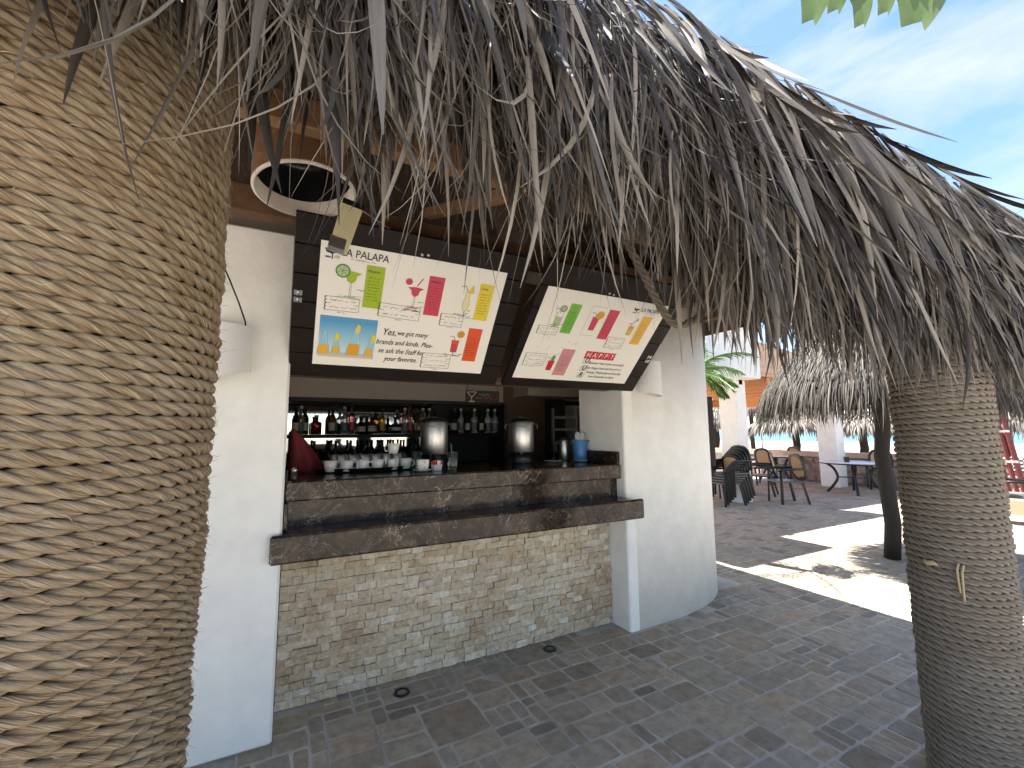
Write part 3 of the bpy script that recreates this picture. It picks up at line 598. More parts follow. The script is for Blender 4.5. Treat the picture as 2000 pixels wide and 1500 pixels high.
# outer thatch: profile of the eave (y, z), bottom to top
PRF = np.array([(0.73, 2.12), (0.715, 2.36), (0.74, 2.56), (0.80, 2.73), (0.91, 2.90), (1.08, 3.08), (1.30, 3.28), (1.6, 3.52)])
PS = np.concatenate([[0], np.cumsum(np.linalg.norm(np.diff(PRF, axis=0), axis=1))])
def prof(s): return np.interp(s, PS, PRF[:, 0]), np.interp(s, PS, PRF[:, 1])
def front(n, smin, smax, Lr, Wr, seedoff=0.0, layer=0.0, xr=(-1.0, 4.62), spread=0.15, low=0.0):
    x = rng.uniform(*xr, n); s = smin + (smax - smin) * rng.random(n) ** 0.9
    k = np.clip((1.28 - x) / 0.4, 0, 1); lift = k * k * (3 - 2 * k) * (0.28 - low) + np.clip((0.05 - x) / 0.3, 0, 1) * 0.14         # shorter skirt to the left
    s = s + lift
    y, z = prof(s); y2, z2 = prof(s - 0.05); tx = np.stack([0 * x, y2 - y, z2 - z], 1); tx[s < 0.06] = (0, 0, -1); tx /= np.linalg.norm(tx, axis=1)[:, None] + 1e-9
    nrm = np.stack([0 * x, tx[:, 2], -tx[:, 1]], 1)                        # outwards: -y, +z
    dep = layer + rng.uniform(-0.10, 0.03, n)
    root = np.stack([x, y, z], 1) + nrm * dep[:, None]
    clump = np.sin(x * 5.1 + 1.3) * 0.10 + np.sin(x * 13.7 + s * 5) * 0.09
    d0 = tx + nrm * rng.uniform(-0.05, 0.18, n)[:, None]; d0[:, 0] += clump + rng.normal(0, spread, n)
    top = np.clip((s - 0.6) / 0.35, 0, 1); L = rng.uniform(*Lr, n) * (1 - 0.45 * top); d0[:, 0] *= 1 - 0.45 * top; Wd = rng.uniform(*Wr, n) * (1 - 0.45 * top)
    side = np.stack([np.ones(n), rng.normal(0, 0.5, n), rng.normal(0, 0.3, n)], 1)
    return root, d0, side, L, Wd
def emit(name, parts, m, parent):
    Vs, Qs, Us = [], [], []; o = 0
    for V, Q, UV in parts: Vs.append(V); Qs.append(Q + o); Us.append(UV); o += len(V)
    ob = link(name, npmesh(name, np.concatenate(Vs), np.concatenate(Qs), m, np.concatenate(Us)), parent); ob['kind'] = 'stuff'; return ob
def bl(args, g=(0.5, 1.4), c=0.22, tw=0.8, segs=6, fold=0.3, flat1=False):
    n = len(args[0]); cu = rng.normal(0, c, (n, 3)); cu[:, 2] *= 0.5; out = rng.random(n) < (0.07 if flat1 else 0.02); cu[out] *= 2.6
    return blades(*args, rng.uniform(*g, n), cu, segs, fold, rng.normal(0, tw, n), flat1)
smax = PS[-1]
th = [bl(front(6000, 0.30, smax, (0.4, 0.8), (0.009, 0.032))), bl(front(3200, 0.22, 1.3, (0.30, 0.6), (0.010, 0.028), layer=-0.05)),
      bl(front(1500, 0.05, 0.6, (0.25, 0.45), (0.006, 0.016), layer=-0.02)), bl(front(1300, 0.1, 0.9, (0.28, 0.5), (0.010, 0.024), layer=-0.12)),
      bl(front(1200, 0.02, 0.5, (0.22, 0.42), (0.010, 0.024), xr=(1.9, 4.62))), bl(front(420, 0.12, 0.5, (0.25, 0.55), (0.005, 0.016), xr=(-1, 1.3), low=0.2), (0.6, 1.6), 0.5)]
for args in (front(2200, 0.2, 0.7, (0.3, 0.6), (0.012, 0.03), layer=-0.2),): th.append(bl(args))
th.append(bl(front(5200, 0.12, smax, (0.3, 0.6), (0.004, 0.013), layer=0.0))); th.append(bl(front(3000, 0.1, 1.0, (0.3, 0.5), (0.012, 0.034), layer=-0.16, xr=(0.5, 4.62))))
emit('thatch', th, MT['thatch'], roof)
fb = [bl(front(6500, 0.05, smax, (0.2, 0.6), (0.0016, 0.0045), spread=0.28), (0.5, 2.2), 0.9, 2.0, 6, 0.3, True),
      bl(front(3600, 0.0, 0.5, (0.15, 0.45), (0.0014, 0.004), spread=0.35), (0.8, 2.0), 0.7, 2.0, 6, 0.3, True)]
fb.append(bl(front(1500, 0.1, 0.6, (0.2, 0.5), (0.0012, 0.0035), xr=(-1, 1.3), low=0.22, spread=0.35), (0.5, 2.2), 0.9, 2.0, 6, 0.3, True))
emit('thatch_fibre', fb, MT['fibre'], roof)
# right-hand end and back edge of the roof
def end_thatch(n, xe, y0, y1, zt, Lr, Wr, dirx, slope=0.9):
    y = rng.uniform(y0, y1, n); s = rng.random(n); x = xe + 0.12 * dirx - dirx * s * 0.9; z = zt + 0.10 + s * 0.9 * 0.75 + rng.uniform(-0.08, 0.06, n); z = np.minimum(z, under(y) + 0.08)
    root = np.stack([x, y, z], 1); d0 = np.stack([np.full(n, 0.45 * dirx) + rng.normal(0, 0.15, n), rng.normal(0, 0.25, n), np.full(n, -0.75)], 1)
    side = np.stack([rng.normal(0, 0.3, n), np.ones(n), rng.normal(0, 0.3, n)], 1)
    return root, d0, side, rng.uniform(*Lr, n), rng.uniform(*Wr, n)
emit('end_thatch', [bl(end_thatch(3800, XR, 1.3, 6.8, 2.9, (0.22, 0.42), (0.010, 0.026), 1)), bl(end_thatch(1600, XR, 1.3, 6.8, 2.84, (0.2, 0.42), (0.003, 0.007), 1), flat1=True)], MT['thatch'], roof)
# broad blades that stand out singly on the outer face
def blade_mesh(seed):
    r = np.random.default_rng(seed); L = r.uniform(0.4, 0.75); a = (np.array([[0, 0, 0.0]]), np.array([[0.02, -0.25, -1.0]]), np.array([[1.0, 0.2, 0.0]]), np.array([L]), np.array([r.uniform(0.016, 0.030)]))
    V, Q, UV = blades(*a, np.array([r.uniform(0.3, 1.0)]), r.normal(0, 0.25, (1, 3)), 7, 0.3, r.normal(0, 0.9, 1))
    return npmesh('palm_blade', V, Q, MT['thatch_obj'], UV)
bms = [blade_mesh(k) for k in range(14)]
for k in range(300):
    s = random.uniform(0.40, 0.85); x = random.uniform(-0.55, 4.5); q_ = max(0, min(1, (1.28 - x) / 0.4)); s = min(smax - 0.05, s + q_ * q_ * (3 - 2 * q_) * 0.27)
    y, z = prof(s); y2, z2 = prof(s - 0.08); ang = math.atan2(-(y2 - y), -(z2 - z))
    o = link('palm_blade', random.choice(bms), roof, (x, y - 0.05 - random.uniform(0, 0.03), z + 0.01))
    o.rotation_euler = (-(ang) * 0.6 + random.gauss(0.10, 0.07), random.gauss(0.0, 0.12), random.gauss(0, 0.3)); o.scale = (1, 1, random.uniform(0.8, 1.15))
# ================================================================== propped-up menu shutters
def shutter(name, label, x0, x1, hy, hz, dy, dz, tlen, gap):
    t = thing(name, label, 'menu board', (0, 0, 0), 0, 'menu shutters over the counter')
    u = Vector((0, dy, dz)).normalized(); xa = Vector((1, 0, 0)); nn = xa.cross(u)
    t.matrix_basis = Matrix.Translation((0, hy, hz)) @ Matrix((xa, u, nn)).transposed().to_4x4()
    n = 6; h = tlen / n                                                     # dark horizontal planks
    for k in range(n): bx('plank', MT['shutter'], (x0, x1, k * h + 0.0025, (k + 1) * h - 0.0025, -0.035, 0.0 + 0.0015 * (k % 2)), t, 0.003)
    for xx in (x0 + 0.1, x1 - 0.2): bx('batten', MT['shutter'], (xx, xx + 0.08, 0.02, tlen - 0.02, -0.06, -0.036), t)
    return t, u, nn
def to_panel(hy, hz, u, nn, px, py):
    r = Vector(ray(px, py)); o = Vector((0, 0, EYE)); P0 = Vector((0, hy, hz)); k = nn.dot(P0 - o) / nn.dot(r); P = o + r * k
    return P.x, (P - P0).dot(u)
INK = [(0.03, 0.028, 0.026), (0.36, 0.50, 0.02), (0.60, 0.06, 0.10), (0.78, 0.62, 0.05), (0.72, 0.10, 0.03), (0.18, 0.48, 0.06), (0.78, 0.45, 0.05), (0.62, 0.28, 0.30), (0.60, 0.02, 0.04),
       (0.10, 0.33, 0.62), (0.70, 0.58, 0.40), (0.72, 0.36, 0.03), (0.80, 0.74, 0.45), (0.85, 0.83, 0.78), (0.45, 0.55, 0.30), (0.30, 0.58, 0.78), (0.45, 0.20, 0.05), (0.25, 0.25, 0.26), (0.08, 0.24, 0.05)]
K, LIME, CRIM, YEL, VERM, GRN, AMB, ROSE, RED, BLU, SAND, ORG, PALE, WHT, SAGE, SKYB, BRN, GREY, DGRN = range(19)
INKM = [flat(c) for c in INK]
class Ink(MB):
    zz = 0.0052
    def q(s, c, P, dz=0.0):
        s.mi = c; s.poly(P, s.zz + dz)
    def rect(s, c, x, y, w, h, dz=0.0): s.q(c, [(x, y), (x + w, y), (x + w, y + h), (x, y + h)], dz)
    def disc(s, c, x, y, r, dz=0.0, ry=None, n=18, a0=0, a1=2 * math.pi):
        ry = ry or r; P = [(x + r * math.cos(a0 + (a1 - a0) * i / n), y + ry * math.sin(a0 + (a1 - a0) * i / n)) for i in range(n if a1 - a0 > 6.2 else n + 1)]
        s.q(c, P, dz)
    def line(s, c, P, w=0.0022, dz=0.0006):
        s.mi = c
        for (a, b) in zip(P[:-1], P[1:]):
            dx, dy = b[0] - a[0], b[1] - a[1]; l = math.hypot(dx, dy) or 1; nx, ny = -dy / l * w / 2, dx / l * w / 2
            s.poly([(a[0] + nx, a[1] + ny), (a[0] - nx, a[1] - ny), (b[0] - nx, b[1] - ny), (b[0] + nx, b[1] + ny)], s.zz + dz)
    def ring(s, c, x, y, r, w=0.003, dz=0.0006, n=16): s.line(c, [(x + r * math.cos(2 * math.pi * i / n), y + r * math.sin(2 * math.pi * i / n)) for i in range(n + 1)], w, dz)
    def scrawl(s, c, x, y, w, h, seed, lw=0.002):                          # handwriting too small to read
        r = random.Random(seed); P = []; xx = x
        while xx < x + w:
            if r.random() < 0.14 and len(P) > 3: s.line(c, P, lw, 0.001); P = []; xx += h * 0.7
            P.append((xx, y + r.uniform(0, h))); xx += h * r.uniform(0.22, 0.5)
        if len(P) > 1: s.line(c, P, lw, 0.001)
    def txt(s, str_, x, y, size, c=K, sx=1.0, shear=0.25, bold=0.0, dz=0.0012, rot=0.0): return text_into(s, str_, x, y, size, c, s.zz + dz, shear, sx, bold=bold, rot=rot)
    def note(s, c, x0, y0, x1, y1, seed, head=None, skew=0.0, ink=K):      # coloured handwritten strip
        s.q(c, [(x0, y0), (x1, y0), (x1 + skew, y1), (x0 + skew, y1)]); w = x1 - x0; h = y1 - y0; r = random.Random(seed)
        if head: s.txt(head, x0 + w * 0.08 + skew * 0.85, y1 - h * 0.16, h * 0.085, ink, 0.8 * min(1, 9 / len(head)))
        y = y1 - h * 0.30
        while y > y0 + h * 0.1:
            ww = w * r.uniform(0.55, 0.85); s.scrawl(ink, x0 + (w - ww) / 2 + skew * (y - y0) / h, y, ww, h * 0.035, r.random(), 0.0016); y -= h * 0.075
    def plank_box(s, x0, y0, x1, y1, seed, rows=2, rot=0.0):               # sketched wooden sign with two or three lines of script
        r = random.Random(seed); f = lambda x, y: (x, y + (x - x0) * rot)
        s.line(K, [f(x0, y0), f(x1, y0), f(x1, y1), f(x0, y1), f(x0, y0)], 0.002)
        for k in range(1, rows): yy = y0 + (y1 - y0) * k / rows; s.line(K, [f(x0, yy), f(x0 + 0.03, yy + 0.002)], 0.0018); s.line(K, [f(x1 - 0.03, yy), f(x1, yy)], 0.0018)
        s.line(K, [f(x0 - 0.004, y0 + (y1 - y0) * k / 8 + 0.002 * (k % 2)) if k % 2 else f(x0 + 0.006, y0 + (y1 - y0) * k / 8) for k in range(9)], 0.0028)
        for k in range(rows): s.scrawl(K, x0 + 0.025, y0 + (y1 - y0) * (k + 0.35) / rows + (x1 - x0) * 0.5 * rot, (x1 - x0) * 0.8, (y1 - y0) * 0.22 / rows * 1.4, r.random(), 0.0017)
        s.scrawl(K, (x0 + x1) / 2 - 0.02, y0 - 0.012 + (x1 - x0) * 0.5 * rot, 0.04, 0.006, r.random(), 0.0022)
    def splash(s, x, y, w, seed, c=K):
        r = random.Random(seed)
        for k in range(9):
            a = x + r.uniform(-w, w); b = y + r.uniform(-0.012, 0.012); s.line(c, [(a, b), (a + r.uniform(-0.03, 0.03), b + r.uniform(-0.008, 0.008)), (a + r.uniform(-0.04, 0.04), b + r.uniform(-0.01, 0.01))], 0.002)
    def coupe(s, x, y, h, c, rim=None):                                     # margarita glass: foot at y
        w = h * 0.30; s.q(c, [(x - w, y + h * 0.82), (x - w * 0.55, y + h * 0.72), (x - w * 0.42, y + h * 0.55), (x, y + h * 0.46), (x + w * 0.42, y + h * 0.55), (x + w * 0.55, y + h * 0.72), (x + w, y + h * 0.82), (x, y + h * 0.86)])
        s.line(rim if rim is not None else K, [(x - w, y + h * 0.82), (x - w * 0.55, y + h * 0.72), (x - w * 0.42, y + h * 0.55), (x, y + h * 0.46), (x + w * 0.42, y + h * 0.55), (x + w * 0.55, y + h * 0.72), (x + w, y + h * 0.82)], 0.0022)
        s.line(GREY, [(x - 0.004, y + h * 0.46), (x - 0.004, y)], 0.002); s.line(GREY, [(x + 0.004, y + h * 0.46), (x + 0.004, y)], 0.002)
        s.disc(SAGE if c == LIME else ROSE, x, y, h * 0.2, 0.0003, h * 0.035)
    def slice_(s, x, y, r, rim, pulp):
        s.disc(rim, x, y, r, 0.0010); s.disc(pulp, x, y, r * 0.8, 0.0014)
        for k in range(3): a = k * math.pi / 3 + 0.3; s.line(rim, [(x - r * 0.75 * math.cos(a), y - r * 0.75 * math.sin(a)), (x + r * 0.75 * math.cos(a), y + r * 0.75 * math.sin(a))], 0.0022, 0.0018)
    def hurricane(s, x, y, h, c):
        P = [(0.10, 0.98), (0.085, 0.80), (0.13, 0.55), (0.135, 0.42), (0.08, 0.26), (0.025, 0.2)]
        s.q(c, [(x - a * h, y + b * h) for a, b in P] + [(x + a * h, y + b * h) for a, b in P[::-1]])
        s.line(BRN, [(x - a * h, y + b * h) for a, b in P], 0.0022); s.line(BRN, [(x + a * h, y + b * h) for a, b in P], 0.0022)
        s.line(GREY, [(x, y + h * 0.2), (x, y)], 0.006); s.disc(GREY, x, y, h * 0.12, 0.0002, h * 0.015)
        s.line(GREY, [(x - 0.005, y + h), (x - 0.02, y + h * 1.22), (x - 0.05, y + h * 1.2)], 0.005)
    def tumbler(s, x, y, w, h, c, c2=None, skew=0.0):
        s.q(c, [(x - w * 0.42, y), (x + w * 0.42, y), (x + w / 2 + skew, y + h), (x - w / 2 + skew, y + h)])
        s.line(K, [(x - w / 2 + skew, y + h * 1.06), (x - w * 0.42, y), (x + w * 0.42, y), (x + w / 2 + skew, y + h * 1.06)], 0.0018)
        if c2 is not None: s.q(c2, [(x - w * 0.47 + skew * .7, y + h * .7), (x + w * 0.47 + skew * .7, y + h * .7), (x + w / 2 + skew, y + h), (x - w / 2 + skew, y + h)], 0.0004)
        s.line(GREY, [(x - w * 0.1 + skew, y + h), (x - w * 0.35 + skew, y + h * 1.3), (x - w * 0.9 + skew, y + h * 1.28)], 0.0045)
    def logo(s, x, y, w):
        s.q(K, [(x, y + w * 0.75), (x + w * 0.1, y + w * 0.45), (x + w * 0.5, y + w * 0.35), (x + w * 0.95, y + w * 0.6), (x + w * 0.6, y + w * 0.7), (x + w * 0.4, y + w * 0.62)])
        s.line(K, [(x + w * 0.5, y + w * 0.45), (x + w * 0.52, y)], 0.006)
        s.q(INKV, [(x, y + w * 0.12), (x + w * 0.15, y + w * 0.2), (x + w * 0.4, y + w * 0.16), (x + w * 0.45, y + w * 0.06), (x + w * 0.1, y + w * 0.05)]); s.q(SAGE, [(x + w * 0.6, y + w * 0.1), (x + w * 0.75, y + w * 0.32), (x + w, y + w * 0.3), (x + w * 0.95, y + w * 0.08)])
INKV = len(INKM); INKM.append(flat((0.12, 0.11, 0.26)))
GRAD = len(INKM)
gm = mat('beer_photo_sky', (0.10, 0.33, 0.62), 0.35); _n4 = gm.node_tree
_tc = _n4.nodes.new('ShaderNodeTexCoord'); _sp = _n4.nodes.new('ShaderNodeSeparateXYZ'); _cr = _n4.nodes.new('ShaderNodeValToRGB'); _mr = _n4.nodes.new('ShaderNodeMapRange')
_n4.links.new(_tc.outputs['Object'], _sp.inputs[0]); _n4.links.new(_sp.outputs[1], _mr.inputs[0]); _mr.inputs[1].default_value = 0.13; _mr.inputs[2].default_value = 0.37
e = _cr.color_ramp.elements; e[0].position = 0; e[0].color = (0.62, 0.47, 0.33, 1); e[1].position = 1; e[1].color = (0.10, 0.34, 0.60, 1)
for q, c in ((0.10, (0.66, 0.55, 0.42, 1)), (0.16, (0.35, 0.55, 0.66, 1)), (0.22, (0.58, 0.74, 0.80, 1)), (0.6, (0.30, 0.58, 0.74, 1))): k_ = e.new(q); k_.color = c
_n4.links.new(_mr.outputs[0], _cr.inputs[0]); _n4.links.new(_cr.outputs[0], _n4.nodes['Principled BSDF'].inputs['Base Color']); INKM.append(gm)
def finish_board(t, x0, x1, y0, y1, ink, bolts, hinges, u, nn):
    b = bx('menu_panel', MT['board'], (x0, x1, y0, y1, 0.0018, 0.004), t)
    for x, y in bolts: MB().lathe([(0.0085, 0.0), (0.0085, 0.006), (0.004, 0.008), (0.0, 0.0085)], 12, (x, y, 0.0016)).build('bolt', MT['metal'], t)
    for x, y in hinges:
        hmb = MB()
        for s in (-1, 1): hmb.box(x - 0.02, x + 0.02, y + s * 0.02 - 0.014, y + s * 0.02 + 0.014, 0.0016, 0.005); hmb.tube([(x, y + s * 0.02 - 0.014, 0.007), (x, y + s * 0.02 + 0.014, 0.007)], 0.005, 8)
        hmb.build('hinge', MT['metal'], t)
    ink.build('menu_print', INKM, b)
HY, HZ = 2.8, 1.937
t, u, nn = shutter('menu_shutter', 'left dark wood shutter holding the LA PALAPA drinks menu with a beer photo', -0.008, 1.312, HY, HZ, -0.597, 0.802, 0.925, 0)
PL = lambda cx, cy: to_panel(HY, HZ, u, nn, 560 + cx * 0.23, 450 + cy * 0.23)   # crop pixels of the photograph
X0, Y0, X1, Y1 = 0.112, 0.089, 1.172, 0.806
I = Ink()
I.logo(*PL(318, 228), 0.075); x, y = PL(462, 170); I.txt('LA PALAPA', x, 0.745, 0.058, K, 0.86, 0.05, 0.0004); I.scrawl(K, x + 0.05, 0.728, 0.13, 0.008, 3, 0.0018)
def strip(Pf, c, pts, seed, head, ink=K):
    P = [Pf(*p) for p in pts]; x0 = (P[0][0] + P[3][0]) / 2; x1 = (P[1][0] + P[2][0]) / 2; yt = (P[0][1] + P[1][1]) / 2; yb = (P[2][1] + P[3][1]) / 2; I.note(c, x0, yb, x1, yt, seed, head, 0.0, ink)
strip(PL, LIME, [(680, 290), (835, 312), (797, 665), (640, 650)], 1, 'Margarita')
strip(PL, CRIM, [(1215, 380), (1350, 405), (1280, 730), (1155, 710)], 2, 'Strawberry')
strip(PL, YEL, [(1645, 450), (1770, 465), (1690, 770), (1580, 755)], 3, 'Colada')
strip(PL, VERM, [(1550, 825), (1665, 840), (1590, 1110), (1480, 1105)], 4, None)
x, y = PL(512, 560); I.splash(x, y, 0.06, 1, SAGE); I.coupe(x + 0.012, y, 0.17, LIME, LIME); xs, ys = PL(478, 340); I.slice_(xs, ys, 0.038, DGRN, SAGE); I.scrawl(K, x + 0.045, y + 0.04, 0.05, 0.012, 5)
x, y = PL(1062, 655); I.splash(x - 0.01, y, 0.06, 2, ROSE); I.splash(x, y - 0.01, 0.05, 9); I.coupe(x + 0.004, y, 0.15, CRIM, CRIM); xs, ys = PL(1040, 432); I.disc(CRIM, xs, ys, 0.02, 0.001); I.line(RED, [PL(1110, 470), PL(1160, 410)], 0.006); I.scrawl(K, x + 0.03, y + 0.035, 0.045, 0.012, 6)
x, y = PL(1490, 720); I.splash(x, y, 0.05, 3); I.hurricane(x + 0.004, y, 0.155, PALE); xs, ys = PL(1570, 500); I.q(YEL, [(xs - 0.022, ys - 0.02), (xs + 0.018, ys - 0.022), (xs + 0.006, ys + 0.028)], 0.001); I.line(BRN, [(xs - 0.022, ys - 0.02), (xs + 0.018, ys - 0.022), (xs + 0.006, ys + 0.028)], 0.003, 0.0014); I.scrawl(K, x + 0.02, y + 0.03, 0.03, 0.012, 7)
x, y = PL(1405, 1050); I.splash(x, y, 0.05, 4); I.tumbler(x, y + 0.018, 0.048, 0.085, CRIM, VERM); xs, ys = PL(1478, 882); I.slice_(xs, ys, 0.024, BRN, ORG); I.line(GREY, [(x, y + 0.018), (x, y)], 0.006)
for a, b, sd, rw in (((318, 665), (618, 600), 11, 2), ((770, 720), (1135, 665), 12, 2), ((1290, 800), (1498, 735), 13, 2), ((1130, 1155), (1390, 1065), 14, 3)):
    (xa, ya), (xb, yb) = PL(*a), PL(*b); I.plank_box(xa, min(ya, yb - 0.045), xb, yb + 0.01, sd, rw, -0.03 if sd == 12 else 0)
(xa, yb), (xb, ya) = PL(258, 1060), PL(772, 790); I.q(GRAD, [(xa, yb), (xb, yb), (xb, ya + 0.02), (xa, ya + 0.02)])
def bottle(pts, nb, lime):
    (x0_, yb_), (x1_, yt_) = [PL(*p) for p in pts]; w = nb; xm = lambda f: x0_ + (x1_ - x0_) * f; ym = lambda f: yb_ + (yt_ - yb_) * f
    out = [(-1, 0), (-0.9, 0.35), (-0.5, 0.62), (-0.36, 0.97)]
    I.q(WHT, [(xm(b) + a * w, ym(b)) for a, b in out] + [(xm(b) - a * w, ym(b)) for a, b in out[::-1]], 0.0006); I.q(SKYB, [(xm(b) + a * w * .8, ym(b)) for a, b in out] + [(xm(b) - a * w * .8, ym(b)) for a, b in out[::-1]], 0.0009)
    lv = [(-0.92, 0.02), (-0.85, 0.3), (-0.7, 0.42)]; I.q(AMB if lime != 2 else ORG, [(xm(b) + a * w, ym(b)) for a, b in lv] + [(xm(b) - a * w, ym(b)) for a, b in lv[::-1]], 0.0012)
    for sg in (-1, 1): I.line(GREY, [(xm(b) + sg * a * w, ym(b)) for a, b in out], 0.0022, 0.0014)
    if lime: x, y = xm(0.93), ym(0.93); I.q(YEL, [(x - 0.012, y - 0.03), (x + 0.016, y - 0.02), (x + 0.018, y + 0.015), (x, y + 0.03)], 0.0016)
bottle([(300, 1045), (328, 845)], 0.030, 0); bottle([(412, 1040), (420, 890)], 0.021, 1); bottle([(548, 1062), (605, 815)], 0.036, 2); bottle([(680, 1070), (728, 905)], 0.023, 1)
for s_, a, sz in (('Yes,', (805, 880), 0.062), ('we got many', (932, 885), 0.045), ('brands and kinds. Plea-', (752, 955), 0.047), ('se ask the Staff for', (772, 1030), 0.047), ('your favorite.', (820, 1100), 0.047)):
    x, y = PL(*a); I.txt(s_, x, y, sz, K, 0.80, 0.3, 0.0004)
finish_board(t, X0, X1, Y0, Y1, I, [PL(1150, 205), PL(1202, 210)], [PL(95, 555)], u, nn)
# right-hand shutter, opened a little further
HY2, HZ2 = 2.8, 1.937
t, u, nn = shutter('menu_shutter', 'right dark wood shutter with the HAPPY hour drinks menu', 1.365, 2.60, HY2, HZ2, -0.70, 0.714, 0.97, 0)
PR = lambda cx, cy: to_panel(HY2, HZ2, u, nn, 960 + cx * 0.19, 530 + cy * 0.19)
cs = [PR(585, 145), PR(1760, 400), PR(1340, 1155), PR(215, 1080)]
X0, X1 = (cs[0][0] + cs[3][0]) / 2, max((cs[1][0] + cs[2][0]) / 2, 2.46); Y0, Y1 = (cs[2][1] + cs[3][1]) / 2, cs[0][1]
I = Ink()
strip(PR, GRN, [(820, 325), (935, 340), (800, 640), (695, 625)], 5, None); strip(PR, CRIM, [(1220, 388), (1325, 408), (1170, 700), (1075, 685)], 6, None)
strip(PR, AMB, [(1555, 460), (1655, 470), (1500, 755), (1412, 740)], 7, None); strip(PR, ROSE, [(735, 790), (862, 803), (740, 1070), (612, 1055)], 8, None)
x, y = PR(648, 552); I.splash(x + 0.01, y, 0.05, 5); I.tumbler(x + 0.005, y, 0.055, 0.10, SAGE, WHT, 0.0); xs, ys = PR(745, 380); I.ring(K, xs, ys, 0.022, 0.005); I.disc(SAGE, xs, ys, 0.018, 0.001)
x, y = PR(1012, 600); I.tumbler(x, y, 0.055, 0.105, CRIM); xs, ys = PR(1118, 450); I.disc(ORG, xs, ys, 0.032, 0.001); I.line(BRN, [(xs - 0.03, ys), (xs + 0.03, ys)], 0.003, 0.0016)
(xa, ya), (xb, yb) = PR(905, 645), PR(1180, 400); I.line(GREY, [(xa, ya), (xa, yb + 0.02), (xb, yb + 0.02)], 0.002); I.line(GREY, [(xa, ya), (xa + 0.11, ya)], 0.002)
x, y = PR(1392, 650); I.tumbler(x, y, 0.046, 0.075, AMB, ORG); xs, ys = PR(1495, 500); I.q(BRN, [(xs - 0.012, ys - 0.012), (xs + 0.014, ys - 0.004), (xs, ys + 0.022)], 0.001); I.line(K, [(xs - 0.03, ys - 0.04), (xs, ys)], 0.003)
x, y = PR(578, 1010); I.tumbler(x - 0.004, y, 0.05, 0.085, RED); I.q(DGRN, [(x - 0.01, y + 0.085), (x + 0.004, y + 0.085), (x + 0.012, y + 0.14), (x - 0.004, y + 0.125), (x - 0.012, y + 0.13)], 0.001); I.q(GRN, [(x + 0.0, y + 0.085), (x + 0.012, y + 0.085), (x + 0.016, y + 0.12), (x + 0.004, y + 0.11)], 0.0014)
for a, b, sd, rw, ro in (((455, 625), (690, 570), 21, 2, -0.02), ((1145, 775), (1375, 690), 22, 3, 0.0), ((308, 955), (570, 850), 23, 3, 0.03)):
    (xa, ya), (xb, yb) = PR(*a), PR(*b); I.plank_box(xa, min(ya, yb - 0.05), xb, max(yb, ya + 0.06), sd, rw, ro)
r_ = random.Random(4)
for k in range(26):                                                       # sketched raindrops
    x, y = X0 + r_.uniform(0.08, 0.42), r_.uniform(0.2, 0.45); I.line(GREY, [(x, y), (x + 0.012, y + 0.012)], 0.0022)
for k in range(6): x, y = X0 + 0.02 + 0.07 * k, Y1 - 0.02; I.line(PALE, [(x, y), (x - 0.01, y - 0.12 - 0.03 * (k % 3))], 0.0016)
xl, yl = PR(1440, 425); I.logo(xl, yl, 0.06); I.txt('LA PALAPA', xl + 0.07, yl + 0.022, 0.044, K, 0.8, 0.05, 0.0003); I.scrawl(K, xl + 0.11, yl + 0.006, 0.1, 0.007, 8, 0.0016)
(xa, ya), (xb, yb) = PR(945, 880), PR(1285, 840); w = (xb - xa) / 5
for k, ch in enumerate('HAPPY'):
    I.rect(RED, xa + k * w + 0.002, ya - 0.004, w - 0.003, 0.062, 0.0002 * k); I.line(CRIM, [(xa + k * w, ya - 0.006), (xa + k * w + w, ya - 0.003)], 0.006); I.txt(ch, xa + k * w + w * 0.22, ya + 0.008, 0.058, WHT, 0.85, 0.12, 0.0008, 0.0022)
for k, (ch, a) in enumerate((('O', (935, 925)), ('U', (905, 1000)), ('R', (875, 1070)))):
    x, y = PR(*a); y -= 0.004; I.txt(ch, x + 0.01, y, 0.062, K, 0.85, 0.2, 0.0016); I.line(K, [(x, y - 0.008), (x + 0.052, y - 0.006)], 0.003); I.line(K, [(x, y - 0.005), (x + 0.004, y + 0.04)], 0.0025); I.line(K, [(x + 0.054, y - 0.002), (x + 0.056, y + 0.04)], 0.0025)
for s_, a in (('Because 1 beer is just not enough,', (995, 935)), ('our Happy hours are from 4 to 6', (975, 985)), ('Tuesday, Wednesday and Saturday', (960, 1030)), ('from November to April', (985, 1075))):
    x, y = PR(*a); I.txt(s_, x, y - 0.008, 0.031, K, 0.80, 0.3, 0.0002)
finish_board(t, X0, X1, Y0, Y1, I, [PR(1210, 225), PR(1252, 238)], [(2.56, 0.34)], u, nn)
# ================================================================== lamps and hanging things
def sconce(label, cx, wy, zc, r, h, tilt):
    t = thing('wall_sconce', label, 'wall lamp', (cx, wy, zc), 0, 'half-round wall lamps on the pillars')
    n = 20; V = []; Fs = []
    for k in range(n + 1):
        a = math.pi + math.pi * k / n; c, s = math.cos(a), math.sin(a); zt = h / 2; zb = -h / 2 + tilt * (c * 0.5)
        mid = -0.02 + 0.05 * c
        for rr, z in ((r, zb), (r, mid - 0.004), (r * 0.975, mid), (r, mid + 0.004), (r, zt), (r * 0.93, zt), (r * 0.93, zb)): V.append((c * rr, s * rr, z))
    for k in range(n):
        for j in range(7): Fs.append((k * 7 + j, k * 7 + (j + 1) % 7, (k + 1) * 7 + (j + 1) % 7, (k + 1) * 7 + j))
    MB().add(V, Fs).build('shade', MT['sconce'], t)
    MB().lathe([(0.02, -0.05), (0.026, 0.0), (0.018, 0.05)], 12, (0, -r * 0.45, 0)).build('bulb_holder', MT['sconce'], t)
    bx('mounting_plate', MT['sconce'], (-0.04, 0.04, -r * 0.5, 0.0, -0.02, 0.02), t)
    return t
